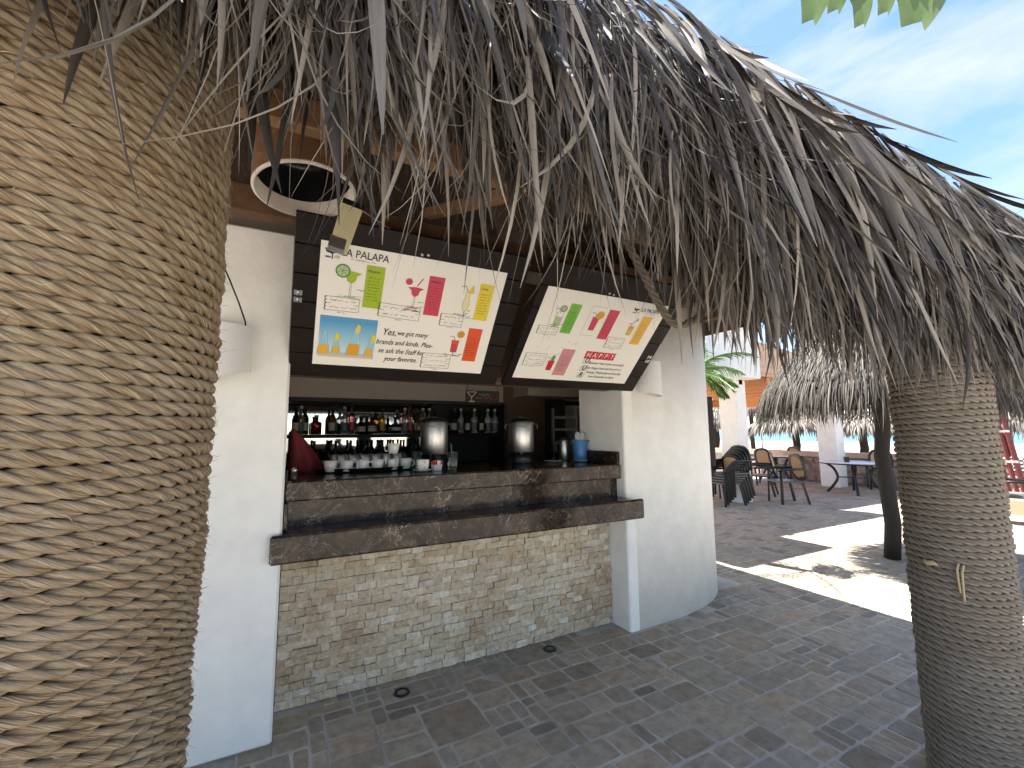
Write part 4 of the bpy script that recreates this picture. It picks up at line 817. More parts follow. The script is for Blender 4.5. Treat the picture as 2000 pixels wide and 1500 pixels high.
tL = sconce('white half-round wall lamp with a black cable above it on the left pillar', -0.335, 2.745, 2.03, 0.145, 0.29, 0.10)
MB().tube([local(tL, q) for q in (on_y(437, 520, 2.70), on_y(448, 545, 2.69), on_y(466, 590, 2.68), on_y(479, 628, 2.68), on_y(480, 640, 2.69))], 0.0042, 6).build('cable', MT['cable'], tL)
sconce('white half-round wall lamp below the right menu shutter', 2.80, 2.838, 2.06, 0.13, 0.29, -0.03)
d = thing('drum_lamp', 'round whitewashed drum lamp shade open at the bottom, hanging under the thatch', 'lamp', (0.03, 2.14, 2.72)); d.rotation_euler = (R(-6), R(-5), 0)
MB().lathe([(0.221, 0.012), (0.215, 0.27), (0.19, 0.30), (0.02, 0.31), (0.02, 0.30), (0.19, 0.285), (0.2085, 0.26), (0.2085, 0.012)], 48, cap=False).build('shade', MT['rafter'], d)
MB().lathe([(0.2045, 0.085), (0.2085, 0.0), (0.2135, -0.001), (0.2225, 0.005), (0.2225, 0.011), (0.2095, 0.011), (0.2065, 0.085)], 48, cap=False).build('rim_band', MT['shade'], d)
MB().lathe([(0.2045, 0.086), (0.2045, 0.25), (0.188, 0.28), (0.0, 0.282)], 40, cap=False).build('lining', MT['black'], d)
MB().tube([(0, 0, 0.30), (0, 0, 0.42)], 0.012, 8).build('stem', MT['cable'], d)
p0, p1 = on_y(684, 405, 1.95), on_y(662, 488, 1.95)
hx = thing('hanging_trap', 'cream plastic box hanging on a black strap in front of the menu', 'box', (p1.x, p1.y, p1.z))
ax_ = (p0 - p1); L_ = ax_.length; zax = ax_.normalized(); xax = Vector((1, 0, 0)); xax = (xax - zax * xax.dot(zax)).normalized(); yax = zax.cross(xax)
hx.matrix_basis = Matrix.Translation(p1) @ Matrix((xax, yax, zax)).transposed().to_4x4()
V = [(-0.042, -0.02, 0), (0.036, -0.02, 0), (0.036, 0.03, 0), (-0.042, 0.03, 0), (-0.036, -0.02, L_), (0.052, -0.02, L_), (0.052, 0.03, L_), (-0.036, 0.03, L_)]
MB().add(V, [(0, 1, 2, 3), (4, 5, 6, 7), (0, 1, 5, 4), (1, 2, 6, 5), (2, 3, 7, 6), (3, 0, 4, 7)]).build('case', MT['cream'], hx)
MB().box(-0.046, 0.02, -0.024, 0.034, -0.004, 0.045).build('tape', MT['metal'], hx)
MB().box(-0.0365, 0.055, -0.023, 0.033, L_ - 0.003, L_ + 0.022).build('cap', MT['black'], hx)
MB().bar((0.02, 0.02, L_), (-0.005, 0.02, L_ + 0.34), 0.014, 0.004).build('strap', MT['cable'], hx)
inv = hx.matrix_basis.inverted(); MB().tube([inv @ on_y(690, 400, 1.95), inv @ on_y(760, 446, 2.12)], 0.002, 5).build('rod', MT['metal'], hx)
# drooping rope swag at the right end of the shutters
pts = spline([on_y(*q) for q in ((1205, 425, 2.12), (1228, 480, 2.1), (1262, 545, 2.08), (1290, 600, 2.06), (1318, 632, 2.05), (1350, 628, 2.05), (1385, 600, 2.06), (1408, 565, 2.08), (1424, 535, 2.1), (1436, 505, 2.12))], 22)
P = np.array([tuple(p) for p in pts]); T = np.gradient(P, axis=0); T /= np.linalg.norm(T, axis=1)[:, None]; up = np.array([0.1, -1.0, 0.1]); Nn = up - (T @ up)[:, None] * T; Nn /= np.linalg.norm(Nn, axis=1)[:, None]
V, Q, UV = rope(P, Nn, np.cross(T, Nn), 0.027, 0.17, 8)
sw = tag(link('rope_swag', npmesh('rope_swag', V, Q, rope_mat('grey_rope', (0.16, 0.125, 0.09), (0.22, 0.175, 0.13), (0.28, 0.23, 0.18)), UV)), 'thick dark rope swag drooping beside the right menu shutter', 'rope')
# ================================================================== things on the counter
ZC = 1.328
def ring_handle(mb, r0, z0, z1, out, w=0.006):
    zc = (z0 + z1) / 2; h = (z1 - z0) / 2
    mb.tube([(r0 - 0.002, 0, z1), (r0 + out * 0.7, 0, z1 - 0.002), (r0 + out, 0, zc + h * 0.3), (r0 + out, 0, zc - h * 0.3), (r0 + out * 0.6, 0, z0), (r0 - 0.004, 0, z0)], w, 8)
def make_mug(label, grp):
    t = thing('coffee_mug', label, 'mug', (0, 0, 0), 0, grp)
    MB().lathe([(0.030, 0.0), (0.033, 0.003), (0.041, 0.03), (0.045, 0.075), (0.0435, 0.0765), (0.0415, 0.074), (0.037, 0.03), (0.029, 0.007), (0.0, 0.006)], 28).build('cup', MT['ceramic'], t)
    m = MB(); ring_handle(m, 0.043, 0.018, 0.062, 0.026, 0.0055); m.build('handle', MT['ceramic'], t); return t
grp = 'white coffee mugs on the counter'
tr = thing('serving_tray', 'black oval tray carrying mugs and steel tumblers on the marble counter', 'tray', (0.545, 3.44, ZC + 0.002))
MB().lathe([(0.0, 0.0), (0.34, 0.0), (0.375, 0.022), (0.38, 0.024), (0.378, 0.027), (0.34, 0.006), (0.0, 0.006)], 48, M=Matrix.Diagonal((1.02, 0.52, 1, 1))).build('tray_body', MT['black'], tr)
proto = make_mug('white coffee mug in the front row on the black tray', grp)
mugs = [(645, 922, 0.1), (677, 920, 0.15), (707, 920, -2.2), (737, 918, 3.3), (768, 917, -1.4), (792, 912, 0.2)]
for k, (px, py, a) in enumerate(mugs):
    o = proto if k == 0 else copy_tree(proto); p = on_y(px, py, 3.30 + 0.02 * (k in (0, 5))); o.location = (p.x, p.y, ZC + 0.0085); o.rotation_euler = (0, 0, a)
p = on_y(768, 890, 3.42); o = make_mug('white cup set on top of the steel tumblers on the tray', grp); o.location = (p.x, 3.42, ZC + 0.1185); o.rotation_euler = (0, 0, 2.6)
p = on_z(826, 921, ZC); o = make_mug('single white mug on its saucer beside the sugar packets', grp); o.location = (p.x, p.y, ZC + 0.0085); o.rotation_euler = (0, 0, -1.6)
def saucer(label, x, y, r=0.075):
    MB().lathe([(0.0, 0.002), (r * 0.5, 0.002), (r * 0.55, 0.0), (r * 0.95, 0.013), (r, 0.0145), (r * 0.95, 0.0165), (r * 0.55, 0.0055), (0, 0.006)], 32)
    o = MB().lathe([(0.0, 0.002), (r * 0.5, 0.0), (r * 0.55, 0.0), (r * 0.95, 0.013), (r, 0.0145), (r * 0.95, 0.0165), (r * 0.55, 0.0065), (0, 0.007)], 32).build('saucer', MT['ceramic'], None, (x, y, ZC)); tag(o, label, 'saucer', 'white saucers'); return o
saucer('white saucer holding the single mug', p.x, p.y, 0.07)
saucer('empty white saucer between the urn and the blue pitcher', 2.17, 3.40, 0.085); saucer('empty white saucer close to the marble splashback', 2.41, 3.30, 0.07)
tum = thing('steel_tumbler', 'steel tumbler standing upside down in rows behind the mugs', 'tumbler', (0, 0, 0), 0, 'steel tumblers on the tray')
MB().lathe([(0.036, 0.0), (0.038, 0.002), (0.034, 0.06), (0.031, 0.106), (0.028, 0.109), (0.0, 0.109)], 24).build('cup_wall', MT['steel'], tum); MB().lathe([(0.037, 0.0), (0.0395, 0.003), (0.037, 0.006)], 24, cap=False).build('rim', MT['steel'], tum)
first = True
for r_, (y, xs) in enumerate(((3.42, (0.36, 0.44, 0.52, 0.60, 0.68, 0.76)), (3.51, (0.33, 0.41, 0.49, 0.57, 0.65)))):
    for x in xs:
        o = tum if first else copy_tree(tum); first = False; o['label'] = ('steel tumbler turned upside down right behind the mugs', 'steel tumbler turned upside down in the row next to the back bar side')[r_]; o.location = (x, y, ZC + 0.0085); o.rotation_euler = (0, 0, random.random() * 6)
def urn(label, x, y):
    t = thing('coffee_urn', label, 'coffee urn', (x, y, ZC), -0.5, 'steel coffee urns')
    MB().lathe([(0.098, 0.0), (0.102, 0.004), (0.098, 0.012), (0.096, 0.085), (0.104, 0.09)], 40).build('base', MT['black'], t)
    MB().lathe([(0.104, 0.088), (0.107, 0.092), (0.107, 0.325), (0.104, 0.33)], 48).build('body', MT['steel'], t)
    lid = MB().lathe([(0.111, 0.328), (0.113, 0.334), (0.108, 0.346), (0.07, 0.36), (0.025, 0.366), (0.0, 0.367)], 40).build('lid', MT['black'], t)
    MB().box(-0.022, 0.022, -0.01, 0.01, 0.364, 0.377, bev=0.004).build('knob', MT['black'], lid)
    for s in (-1, 1):
        h = MB(); h.tube([(s * 0.105, 0, 0.32), (s * 0.135, 0, 0.315), (s * 0.14, 0, 0.285), (s * 0.136, 0, 0.265)], [0.014, 0.012, 0.010, 0.008], 8); h.build('handle', MT['black'], t)
    tp = MB(); tp.tube([(0, -0.1, 0.075), (0, -0.135, 0.072), (0, -0.148, 0.05)], [0.012, 0.011, 0.008], 8); tp.box(-0.006, 0.006, -0.137, -0.125, 0.08, 0.115); tp.build('tap', MT['black'], t)
    MB().box(-0.026, 0.026, -0.1085, -0.1072, 0.293, 0.297).build('level_mark', MT['blackmat'], t)
    return t
urn('steel coffee urn on the bare marble beside the empty saucer', 1.90, 3.50).scale = (1.06, 1.06, 1.1); urn('steel coffee urn behind the glasses and sugar packets', 1.10, 3.56).scale = (1.06, 1.06, 1.1)
p = on_z(853, 919, ZC); s_ = thing('sugar_holder', 'white dish filled with red sugar packets', 'sugar packets', (p.x, p.y, ZC))
MB().lathe([(0.033, 0), (0.036, 0.003), (0.042, 0.042), (0.040, 0.044), (0.034, 0.006), (0, 0.006)], 8, smooth=False).build('dish', mat('pale_lilac_china', (0.72, 0.70, 0.76), 0.3), s_)
for k in range(9):
    o = MB().box(-0.016, 0.016, -0.0015, 0.0015, 0.0, 0.055).build('packet', MT['red'] if k % 4 else MT['ceramic'], s_, (random.uniform(-0.02, 0.02), -0.024 + 0.006 * k, 0.018)); o.rotation_euler = (random.gauss(0, 0.15), random.gauss(0, 0.3), random.gauss(0, 0.4))
def glass(label, x, y, r, h, grp):
    t = thing('drinking_glass', label, 'glass', (x, y, ZC), 0, grp)
    MB().lathe([(r * 0.8, 0), (r * 0.82, 0.002), (r, h), (r * 0.93, h), (r * 0.76, 0.012), (0, 0.012)], 24).build('glass_wall', MT['glass'], t)
    return t
p = on_z(884, 917, ZC); g1 = glass('tall glass holding drinking straws beside the sugar packets', p.x, p.y, 0.042, 0.13, 'tall clear glasses')
for k in range(5):
    a = k * 1.3; MB().tube([(0.012 * math.cos(a), 0.012 * math.sin(a), 0.013), (0.036 * math.cos(a + 0.3), 0.036 * math.sin(a + 0.3), 0.19 if k == 1 else 0.127)], 0.0028, 6).build('straw', mat('green_straw', (0.25, 0.42, 0.30), 0.4) if k % 2 else MT['straw'], g1)
p = on_z(857, 912, ZC); glass('tall clear glass between the sugar dish and the urn', p.x, p.y + 0.06, 0.038, 0.14, 'tall clear glasses')
p = on_z(800, 905, ZC); glass('tall clear glass behind the single mug', 0.90, 3.36, 0.038, 0.13, 'tall clear glasses')
p = on_z(572, 938, ZC); sk = thing('salt_shaker', 'small steel-capped shaker at the left end of the counter', 'shaker', (0.05, 2.93, ZC))
MB().lathe([(0.016, 0), (0.018, 0.003), (0.015, 0.045)], 14).build('bottle', mat('smoked_glass', (0.04, 0.04, 0.045), 0.15), sk); MB().lathe([(0.0155, 0.045), (0.016, 0.062), (0.010, 0.072), (0, 0.074)], 14).build('cap', MT['metal'], sk)
# thermos and blue pitcher
th_ = thing('thermos_jug', 'steel thermos jug behind the blue pitcher', 'thermos', (2.41, 3.56, ZC))
MB().lathe([(0.052, 0), (0.056, 0.006), (0.056, 0.12), (0.045, 0.185), (0.043, 0.20)], 32).build('body', MT['steel'], th_); MB().lathe([(0.044, 0.2), (0.045, 0.215), (0.03, 0.225), (0, 0.227)], 28).build('stopper', MT['black'], th_)
m = MB(); m.tube([(0.04, 0, 0.19), (0.08, 0, 0.18), (0.085, 0, 0.1), (0.054, 0, 0.06)], 0.008, 8); m.build('handle', MT['black'], th_); th_.rotation_euler = (0, 0, 2.6)
p = on_z(1134, 901, ZC); bp_ = thing('blue_pitcher', 'blue plastic pitcher full of wrapped drinking straws', 'pitcher', (2.43, 3.33, ZC), -0.35)
MB().lathe([(0.054, 0), (0.058, 0.004), (0.060, 0.06), (0.066, 0.195), (0.0645, 0.198), (0.062, 0.194), (0.055, 0.01), (0, 0.01)], 36).build('body', MT['blue'], bp_)
m = MB(); m.tube([(0.062, 0, 0.188), (0.098, 0, 0.186), (0.105, 0, 0.14), (0.10, 0, 0.085), (0.062, 0, 0.04)], [0.009, 0.010, 0.010, 0.009, 0.008], 8); m.build('handle', MT['blue'], bp_)
MB().add([(-0.06, -0.02, 0.197), (-0.06, 0.02, 0.197), (-0.083, 0, 0.2), (-0.06, 0, 0.15)], [(0, 2, 3), (1, 3, 2)]).build('spout', MT['blue'], bp_)
for k in range(26):
    a = random.random() * 6.28; q = 0.042 * math.sqrt(random.random()); MB().tube([(q * math.cos(a), q * math.sin(a), 0.012), (q * 1.25 * math.cos(a + 0.1), q * 1.25 * math.sin(a + 0.1), random.uniform(0.245, 0.275))], 0.004, 6).build('straw', MT['straw'], bp_)
# ================================================================== behind the bar
def bottle_obj(kind, label):
    t = thing('bottle', label, 'bottle', (0, 0, 0), 0, 'bottles on the back bar shelves'); col, h, r, shape, lab, capc = kind
    gm_ = mat('bottle_glass', col, 0.06, trans=0.75 if sum(col) > 0.3 else 0.35)
    if shape == 0: pr = [(r * .92, 0), (r, 0.006), (r, h * .56), (r * .8, h * .66), (r * .36, h * .76), (r * .32, h * .93)]
    elif shape == 1: pr = [(r * .9, 0), (r, 0.006), (r * 1.02, h * .5), (r * .98, h * .62), (r * .38, h * .68), (r * .36, h * .92)]
    elif shape == 2: pr = [(r * .7, 0), (r * .95, 0.01), (r * 1.1, h * .3), (r * .8, h * .52), (r * .3, h * .64), (r * .3, h * .9)]
    else: pr = [(r * .6, 0), (r * .95, h * .12), (r * 1.15, h * .35), (r * .9, h * .58), (r * .34, h * .7), (r * .4, h * .92)]
    MB().lathe(pr, 18).build('glass_body', gm_, t)
    MB().lathe([(pr[-1][0] * 1.15, h * .9), (pr[-1][0] * 1.2, h * .985), (pr[-1][0], h), (0, h)], 14).build('cap', flat(capc), t)
    if lab:
        a, b = (0.14, 0.42) if shape != 2 else (0.2, 0.38); ra = r * 1.03 if shape < 2 else r * 1.13
        MB().lathe([(ra, h * a), (ra, h * b)], 14, cap=False, a0=-2.6, a1=-0.5).build('paper_label', flat(lab), t)
    return t
BK = [((0.02, 0.05, 0.03), 0.30, 0.038, 0, (0.5, 0.48, 0.4), (0.02, 0.02, 0.02), 'dark green bottle'), ((0.30, 0.02, 0.03), 0.21, 0.055, 1, None, (0.4, 0.33, 0.2), 'squat red bottle'),
      ((0.16, 0.05, 0.015), 0.30, 0.040, 0, (0.55, 0.5, 0.4), (0.03, 0.02, 0.02), 'amber bottle'), ((0.75, 0.78, 0.78), 0.31, 0.040, 1, (0.10, 0.13, 0.2), (0.6, 0.6, 0.6), 'clear bottle'),
      ((0.7, 0.3, 0.33), 0.33, 0.037, 0, (0.35, 0.05, 0.07), (0.03, 0.03, 0.03), 'pink-tinted clear bottle'), ((0.12, 0.15, 0.08), 0.20, 0.052, 3, (0.5, 0.47, 0.38), (0.02, 0.02, 0.02), 'squat olive bottle'),
      ((0.20, 0.03, 0.02), 0.22, 0.050, 3, (0.6, 0.55, 0.45), (0.2, 0.02, 0.02), 'squat brown-red bottle'), ((0.45, 0.25, 0.03), 0.30, 0.042, 1, (0.55, 0.42, 0.12), (0.1, 0.08, 0.05), 'golden bottle'),
      ((0.05, 0.07, 0.05), 0.20, 0.062, 2, (0.55, 0.54, 0.5), (0.02, 0.02, 0.02), 'wide dark bottle with a broad cap')]
seq = [0, 3, 0, 1, 2, 3, 4, 5, 6, 7, 8, 3, 4, 2, 3, 3, 0]; xp = [577, 586, 595, 617, 648, 671, 687, 704, 727, 746, 772, 791, 800, 813, 826, 838, 852]
protos = {}
def place_bottle(k, x, y, z, label):
    if k not in protos: protos[k] = bottle_obj(BK[k][:6], label); o = protos[k]
    else: o = copy_tree(protos[k]); o['label'] = label
    o.location = (x, y, z); o.rotation_euler = (0, 0, random.uniform(-0.4, 0.4)); return o
nb_ = ['%s on the upper shelf in front of the mirror' % BK[k][6] for k in range(9)]
for k, px in zip(seq, xp): p = on_y(px, 848, 5.2); place_bottle(k, p.x, 5.2 + random.uniform(-0.03, 0.05), 1.595, nb_[k])
for j in range(15):
    p = on_y(884 + j * 6.6, 846, 5.2); k = random.choice((0, 0, 3, 0, 2, 3)) if j != 7 else 7; place_bottle(k, p.x, 5.15 + 0.12 * (j % 2), 1.595, '%s on the upper shelf against the black panel' % BK[k][6])
for j in range(22):
    p = on_y(612 + j * 10.5, 900, 5.2); k = random.choice((0, 0, 5, 0, 8)); place_bottle(k, p.x, 5.15 + 0.12 * (j % 2), 1.226, '%s on the lower shelf behind the mugs' % BK[k][6])
# maroon cloth at the left, card sign, box on the back bar
cl = MB(); n = 9; V = []
for j in range(9):
    f = j / 8; w = 0.05 + 0.24 * f ** 0.8; z = 0.36 - 0.36 * f
    for i in range(n): a = i / (n - 1); V.append((-0.06 + w * a, -0.09 * math.sin(a * math.pi) + 0.02 * math.sin(a * 14 + f * 3) - 0.05 * f, z + 0.03 * math.sin(a * 3.1) * (1 - f)))
V += [(x, y + 0.12, z) for x, y, z in V]; m_ = 9 * n
Fs = [(j * n + i, j * n + i + 1, (j + 1) * n + i + 1, (j + 1) * n + i) for j in range(8) for i in range(n - 1)]; Fs += [tuple(m_ + q for q in f[::-1]) for f in Fs]
bd = list(range(n)) + [j * n + n - 1 for j in range(1, 9)] + [8 * n + i for i in range(n - 2, -1, -1)] + [j * n for j in range(7, 0, -1)]
Fs += [(bd[k], bd[(k + 1) % len(bd)], m_ + bd[(k + 1) % len(bd)], m_ + bd[k]) for k in range(len(bd))]
cl.add(V, Fs, True); o = cl.build('draped_cloth', MT['maroon'], None, (0.07, 3.56, ZC)); o.scale = (0.9, 1, 0.8); tag(o, 'maroon cloth heaped at the left end of the counter', 'cloth')
sg = thing('card_sign', 'small hanging card with a white cocktail glass drawn on it', 'sign', (0, 0, 0)); pa, pb = on_y(911, 762, 4.985), on_y(975, 787, 4.985)
Y_ = 4.985; x0, x1, zb, zt = pa.x, pb.x, pb.z, pa.z
bx('card', mat('printed_card', (0.16, 0.09, 0.07), 0.4, var=0.5, vscale=18, col2=(0.05, 0.06, 0.035)), (x0, x1, Y_, Y_ + 0.008, zb, zt), sg)
I = Ink(); I.zz = 0.0; w, h = x1 - x0, zt - zb
I.line(WHT, [(w * .02, h * .85), (w * .15, h * .42), (w * .15, h * .08)], 0.012); I.line(WHT, [(w * .3, h * .88), (w * .15, h * .42)], 0.012); I.line(WHT, [(w * .02, h * .85), (w * .3, h * .88)], 0.010); I.line(WHT, [(w * .07, h * .07), (w * .25, h * .07)], 0.016)
I.scrawl(SKYB, w * .36, h * .55, w * .4, 0.03, 5, 0.007); I.scrawl(ROSE, w * .28, h * .3, w * .66, 0.03, 6, 0.006); I.scrawl(CRIM, w * .7, h * .5, w * .25, 0.03, 7, 0.006)
o = I.build('card_print', INKM, sg, (x0, Y_ - 0.002, zb)); o.rotation_euler = (R(90), 0, 0)
for xx in (x0 + 0.02, x1 - 0.02): MB().tube([(xx, Y_ + 0.004, zt), (xx, Y_ + 0.02, 2.20)], 0.002, 5).build('string', MT['cable'], sg)
# ================================================================== terrace beyond
pav = thing('terrace_pavilion', 'white pavilion with square columns, orange timber ceiling and terracotta parapet', 'pavilion', (0, 0, 0))
bx('column', MT['plaster'], (9.05, 9.42, 6.42, 6.86, 0, 2.82), pav, 0.01)
bx('column', MT['plaster'], (13.75, 14.15, 6.75, 7.25, 0, 2.70), pav, 0.01)
bx('fascia', MT['plaster'], (5.0, 9.45, 6.05, 6.4, 2.76, 4.1), pav, 0.01)
MB().prism([(8.1, 2.72), (7.2, 2.72), (7.2, 3.2), (7.7, 3.12), (8.0, 2.92)], -6.0, -5.7, Matrix.Rotation(R(90), 4, 'X')).build('bracket', MT['plaster'], pav)
bx('added_shade_roof', MT['plaster'], (4.3, 6.2, 4.85, 6.03, 2.85, 3.1), pav, 0.02)  # added slab, mostly out of view, to shade the paving past the pillar
bx('roof_slab', MT['terracotta'], (5.0, 14.9, 6.41, 10.5, 2.98, 3.12), pav)
for k in range(14): bx('ceiling_board', MT['orangewood'], (9.0, 14.9, 6.5 + k * 0.28, 6.5 + k * 0.28 + 0.26, 2.88, 2.96), pav)
for k in range(6): bx('joist', MT['orangewood'], (9.2 + k * 1.05, 9.32 + k * 1.05, 6.42, 10.4, 2.66, 2.87), pav)
bx('edge_beam', MT['orangewood'], (9.0, 14.9, 10.3, 10.5, 2.42, 2.68), pav); bx('edge_beam', MT['orangewood'], (14.55, 14.8, 6.4, 10.4, 2.42, 2.66), pav)
MB().prism([(9.5, 2.99), (16.5, 2.99), (16.5, 3.2), (9.5, 3.95)], -6.95, -6.75, Matrix.Rotation(R(90), 4, 'X')).build('parapet', MT['terracotta'], pav)
MB().prism([(9.47, 2.9), (11.6, 2.9), (11.6, 3.35), (9.47, 3.4)], -6.72, -6.45, Matrix.Rotation(R(90), 4, 'X')).build('parapet', MT['terracotta'], pav)
o = bx('timber_shutter', MT['shutter'], (-0.05, 0.05, -0.06, 0.06, 1.0, 2.2), None, 0.004); p = on_y(1385, 830, 5.2); o.location = (p.x, p.y, 0); tag(o, 'tall dark brown timber shutter hanging next to the pavilion column', 'shutter')
MB().bar((p.x, p.y - 0.3, 2.56), (p.x, 6.1, 2.72), 0.03, 0.05).build('shutter_rail', MT['orangewood'], pav)
# stone wall towards the beach
WX = 14.66
sw = thing('stone_wall', 'low pinkish fieldstone wall with a terracotta coping at the terrace edge', 'wall', (WX, 0, 0))
bx('wall_core', mat('wall_mortar', (0.30, 0.26, 0.23), 0.95, var=0.2, vscale=10), (0.03, 0.45, 1.5, 15.9, -0.3, 0.78), sw)
bx('coping', MT['terracotta'], (-0.05, 0.5, 1.5, 15.9, 0.78, 0.93), sw, 0.01)
y = 4.6; sms = []
for k in range(8):
    r_ = random.Random(k); n = 8; O = []
    for i in range(n): a = 2 * math.pi * i / n; q = 1.0 + r_.uniform(-0.12, 0.1); e_ = 0.5; O.append((0.5 * math.copysign(abs(math.cos(a)) ** e_, math.cos(a)) * q, 0.5 * math.copysign(abs(math.sin(a)) ** e_, math.sin(a)) * q))
    V = [(0.0, a, b) for a, b in O] + [(-0.04, a * 0.95, b * 0.95) for a, b in O] + [(-0.07 - r_.uniform(0, .02), a * 0.7, b * 0.7) for a, b in O]
    Fs = [(j * n + i, j * n + (i + 1) % n, (j + 1) * n + (i + 1) % n, (j + 1) * n + i) for j in range(2) for i in range(n)] + [tuple(range(2 * n, 3 * n))]
    me = bpy.data.meshes.new('stone'); me.from_pydata(V, [], Fs); me.materials.append(MT['stone']); me.update(); sms.append(me)
hs_ = (0.30, 0.26, 0.20); z = 0.01
for h in hs_:
    y = 2.2 + random.random() * 0.2
    while y < 10.5:
        w = random.uniform(0.24, 0.48); o = link('stone', random.choice(sms), sw, (0.03, y + w / 2, z + h / 2)); o.scale = (0.8, w - 0.025, h - 0.022); y += w
    z += h
# chairs and tables
def make_chair(label, grp='dark cane-back armchairs'):
    t = thing('armchair', label, 'chair', (0, 0, 0), 0, grp); rs = MT['resin']
    for sx in (-1, 1):
        MB().bar((sx * 0.23, -0.22, 0), (sx * 0.22, -0.20, 0.64), 0.04, 0.035).build('leg', rs, t)
        MB().bar((sx * 0.23, 0.30, 0), (sx * 0.20, 0.20, 0.46), 0.04, 0.035).build('leg', rs, t)
        m = MB(); m.tube([(sx * 0.23, 0.24, 0.67), (sx * 0.25, 0.0, 0.675), (sx * 0.245, -0.2, 0.66), (sx * 0.22, -0.25, 0.63)], [0.02, 0.024, 0.024, 0.018], 8); m.build('armrest', rs, t)
    MB().box(-0.23, 0.23, -0.24, 0.22, 0.41, 0.445, bev=0.012).build('seat', mat('grey_seat', (0.10, 0.105, 0.11), 0.3), t)
    def oval(r1, r2, n=20): return [(r1 * math.copysign(abs(math.cos(a)) ** 0.7, math.cos(a)), r2 * math.copysign(abs(math.sin(a)) ** 0.7, math.sin(a))) for a in (2 * math.pi * i / n for i in range(n))]
    Mx = Matrix.Translation((0, 0.265, 0.70)) @ Matrix.Rotation(R(12), 4, 'X') @ Matrix.Rotation(R(90), 4, 'X')
    m = MB(); o_, i_ = oval(0.23, 0.27), oval(0.185, 0.215); n = 20
    V = [(*p, z_) for z_ in (-0.018, 0.018) for P_ in (o_, i_) for p in P_]
    Fs = []
    for k in range(n):
        l = (k + 1) % n; Fs += [(k, l, n + l, n + k), (2 * n + k, 2 * n + l, 3 * n + l, 3 * n + k), (k, l, 2 * n + l, 2 * n + k), (n + k, n + l, 3 * n + l, 3 * n + k)]
    m.add([Mx @ Vector(p) for p in V], Fs); bf = m.build('back_frame', rs, t)
    m = MB(); m.prism(oval(0.19, 0.22), -0.005, 0.005, Mx); m.build('cane_panel', MT['cane'], bf)
    m = MB()
    for k in range(-4, 5):
        m.bar(Mx @ Vector((k * 0.04, -0.19, 0.007)), Mx @ Vector((k * 0.04, 0.19, 0.007)), 0.006, 0.005); m.bar(Mx @ Vector((-0.16, k * 0.042, -0.008)), Mx @ Vector((0.16, k * 0.042, -0.008)), 0.006, 0.005)
    m.build('cane_weave', MT['terracotta'], bf)
    for sx in (-1, 1): MB().bar((sx * 0.17, 0.205, 0.44), (sx * 0.15, 0.235, 0.52), 0.035, 0.03).build('back_post', rs, t)
    return t
ch = make_chair('dark armchair with tan cane back standing clear in front of the others')
def put(o, px, py, rz, sc=1.0):
    p = on_z(px, py); o.location = (p.x, p.y, 0); o.rotation_euler = (0, 0, rz); o.scale = (sc,) * 3; return o
CA = 30.0
put(ch, 1537, 982, R(-118), 1.12)
def chair_at(label, px, py, rz, sc=1.12): o = copy_tree(ch); o['label'] = label; return put(o, px, py, rz, sc)
chair_at('dark armchair with its cane back turned, close by the pavilion column', 1487, 966, R(205))
chair_at('dark cane-back armchair drawn up to the far side of the round table', 1543, 938, R(-100))
chair_at('dark armchair whose woven back faces the lens between column and table', 1480, 945, R(160))
chair_at('dark armchair half hidden behind the thatched umbrella post', 1722, 955, R(120))
o = chair_at('dark armchair standing in the sun beside the knotted rope column', 1990, 1022, R(30), 1.05)
p = on_z(1415, 986); rzs = R(-95)
for k in range(5):
    o = copy_tree(ch); o['label'] = ('lowest', 'second lowest', 'middle', 'second highest', 'topmost')[k] + ' dark cane-back armchair in the stack beside the pavilion column'; o.location = (p.x + 0.05 * k, p.y - 0.02 * k, 0.05 * k); o.rotation_euler = (0, 0, rzs); o.scale = (1.12,) * 3
def table(label, px, py, r, h):
    p = on_z(px, py); t = thing('round_table', label, 'table', (p.x, p.y, 0), 0.5, 'round terrace tables')
    MB().lathe([(0, h - 0.03), (r - 0.02, h - 0.03), (r, h - 0.02), (r, h - 0.005), (r - 0.01, h), (0, h)], 40).build('table_top', MT['tabletop'], t)
    MB().lathe([(r - 0.03, h - 0.045), (r + 0.006, h - 0.035), (r + 0.006, h - 0.012)], 40, cap=False).build('rim', MT['resin'], t)
    for k in range(4):
        a = k * math.pi / 2; c, s = math.cos(a), math.sin(a); pts = spline([(0.80 * r * c, 0.80 * r * s, h - 0.03), (0.58 * r * c, 0.58 * r * s, h * 0.78), (0.48 * r * c, 0.48 * r * s, h * 0.5), (0.6 * r * c, 0.6 * r * s, h * 0.25), (0.82 * r * c, 0.82 * r * s, 0.0)], 5)
        MB().tube(pts, 0.032, 8).build('leg', MT['resin'], t)
    m = MB(); m.bar((-0.48 * r, 0, h * 0.5), (0.48 * r, 0, h * 0.5), 0.03, 0.03); m.bar((0, -0.48 * r, h * 0.5), (0, 0.48 * r, h * 0.5), 0.03, 0.026); m.build('stretcher', MT['resin'], t)
    return t
t2 = table('round white-topped table with four curved dark legs near the far column', 1672, 963, 0.72, 0.78)
table('round white-topped table among the cane-back chairs', 1515, 940, 0.55, 0.80)
nb = thing('napkin_box', 'small dark napkin box on the round table', 'napkin box', (t2.location.x - 0.1, t2.location.y + 0.1, 0.781), 0.6)
bx('case', MT['resin'], (-0.08, 0.08, -0.05, 0.05, 0, 0.13), nb, 0.006); bx('napkins', MT['ceramic'], (-0.062, 0.062, -0.0525, -0.0503, 0.02, 0.115), nb)
rs = thing('red_stool', 'small red-topped stool under the stacked chairs', 'stool', tuple(on_z(1399, 972)), 0.3)
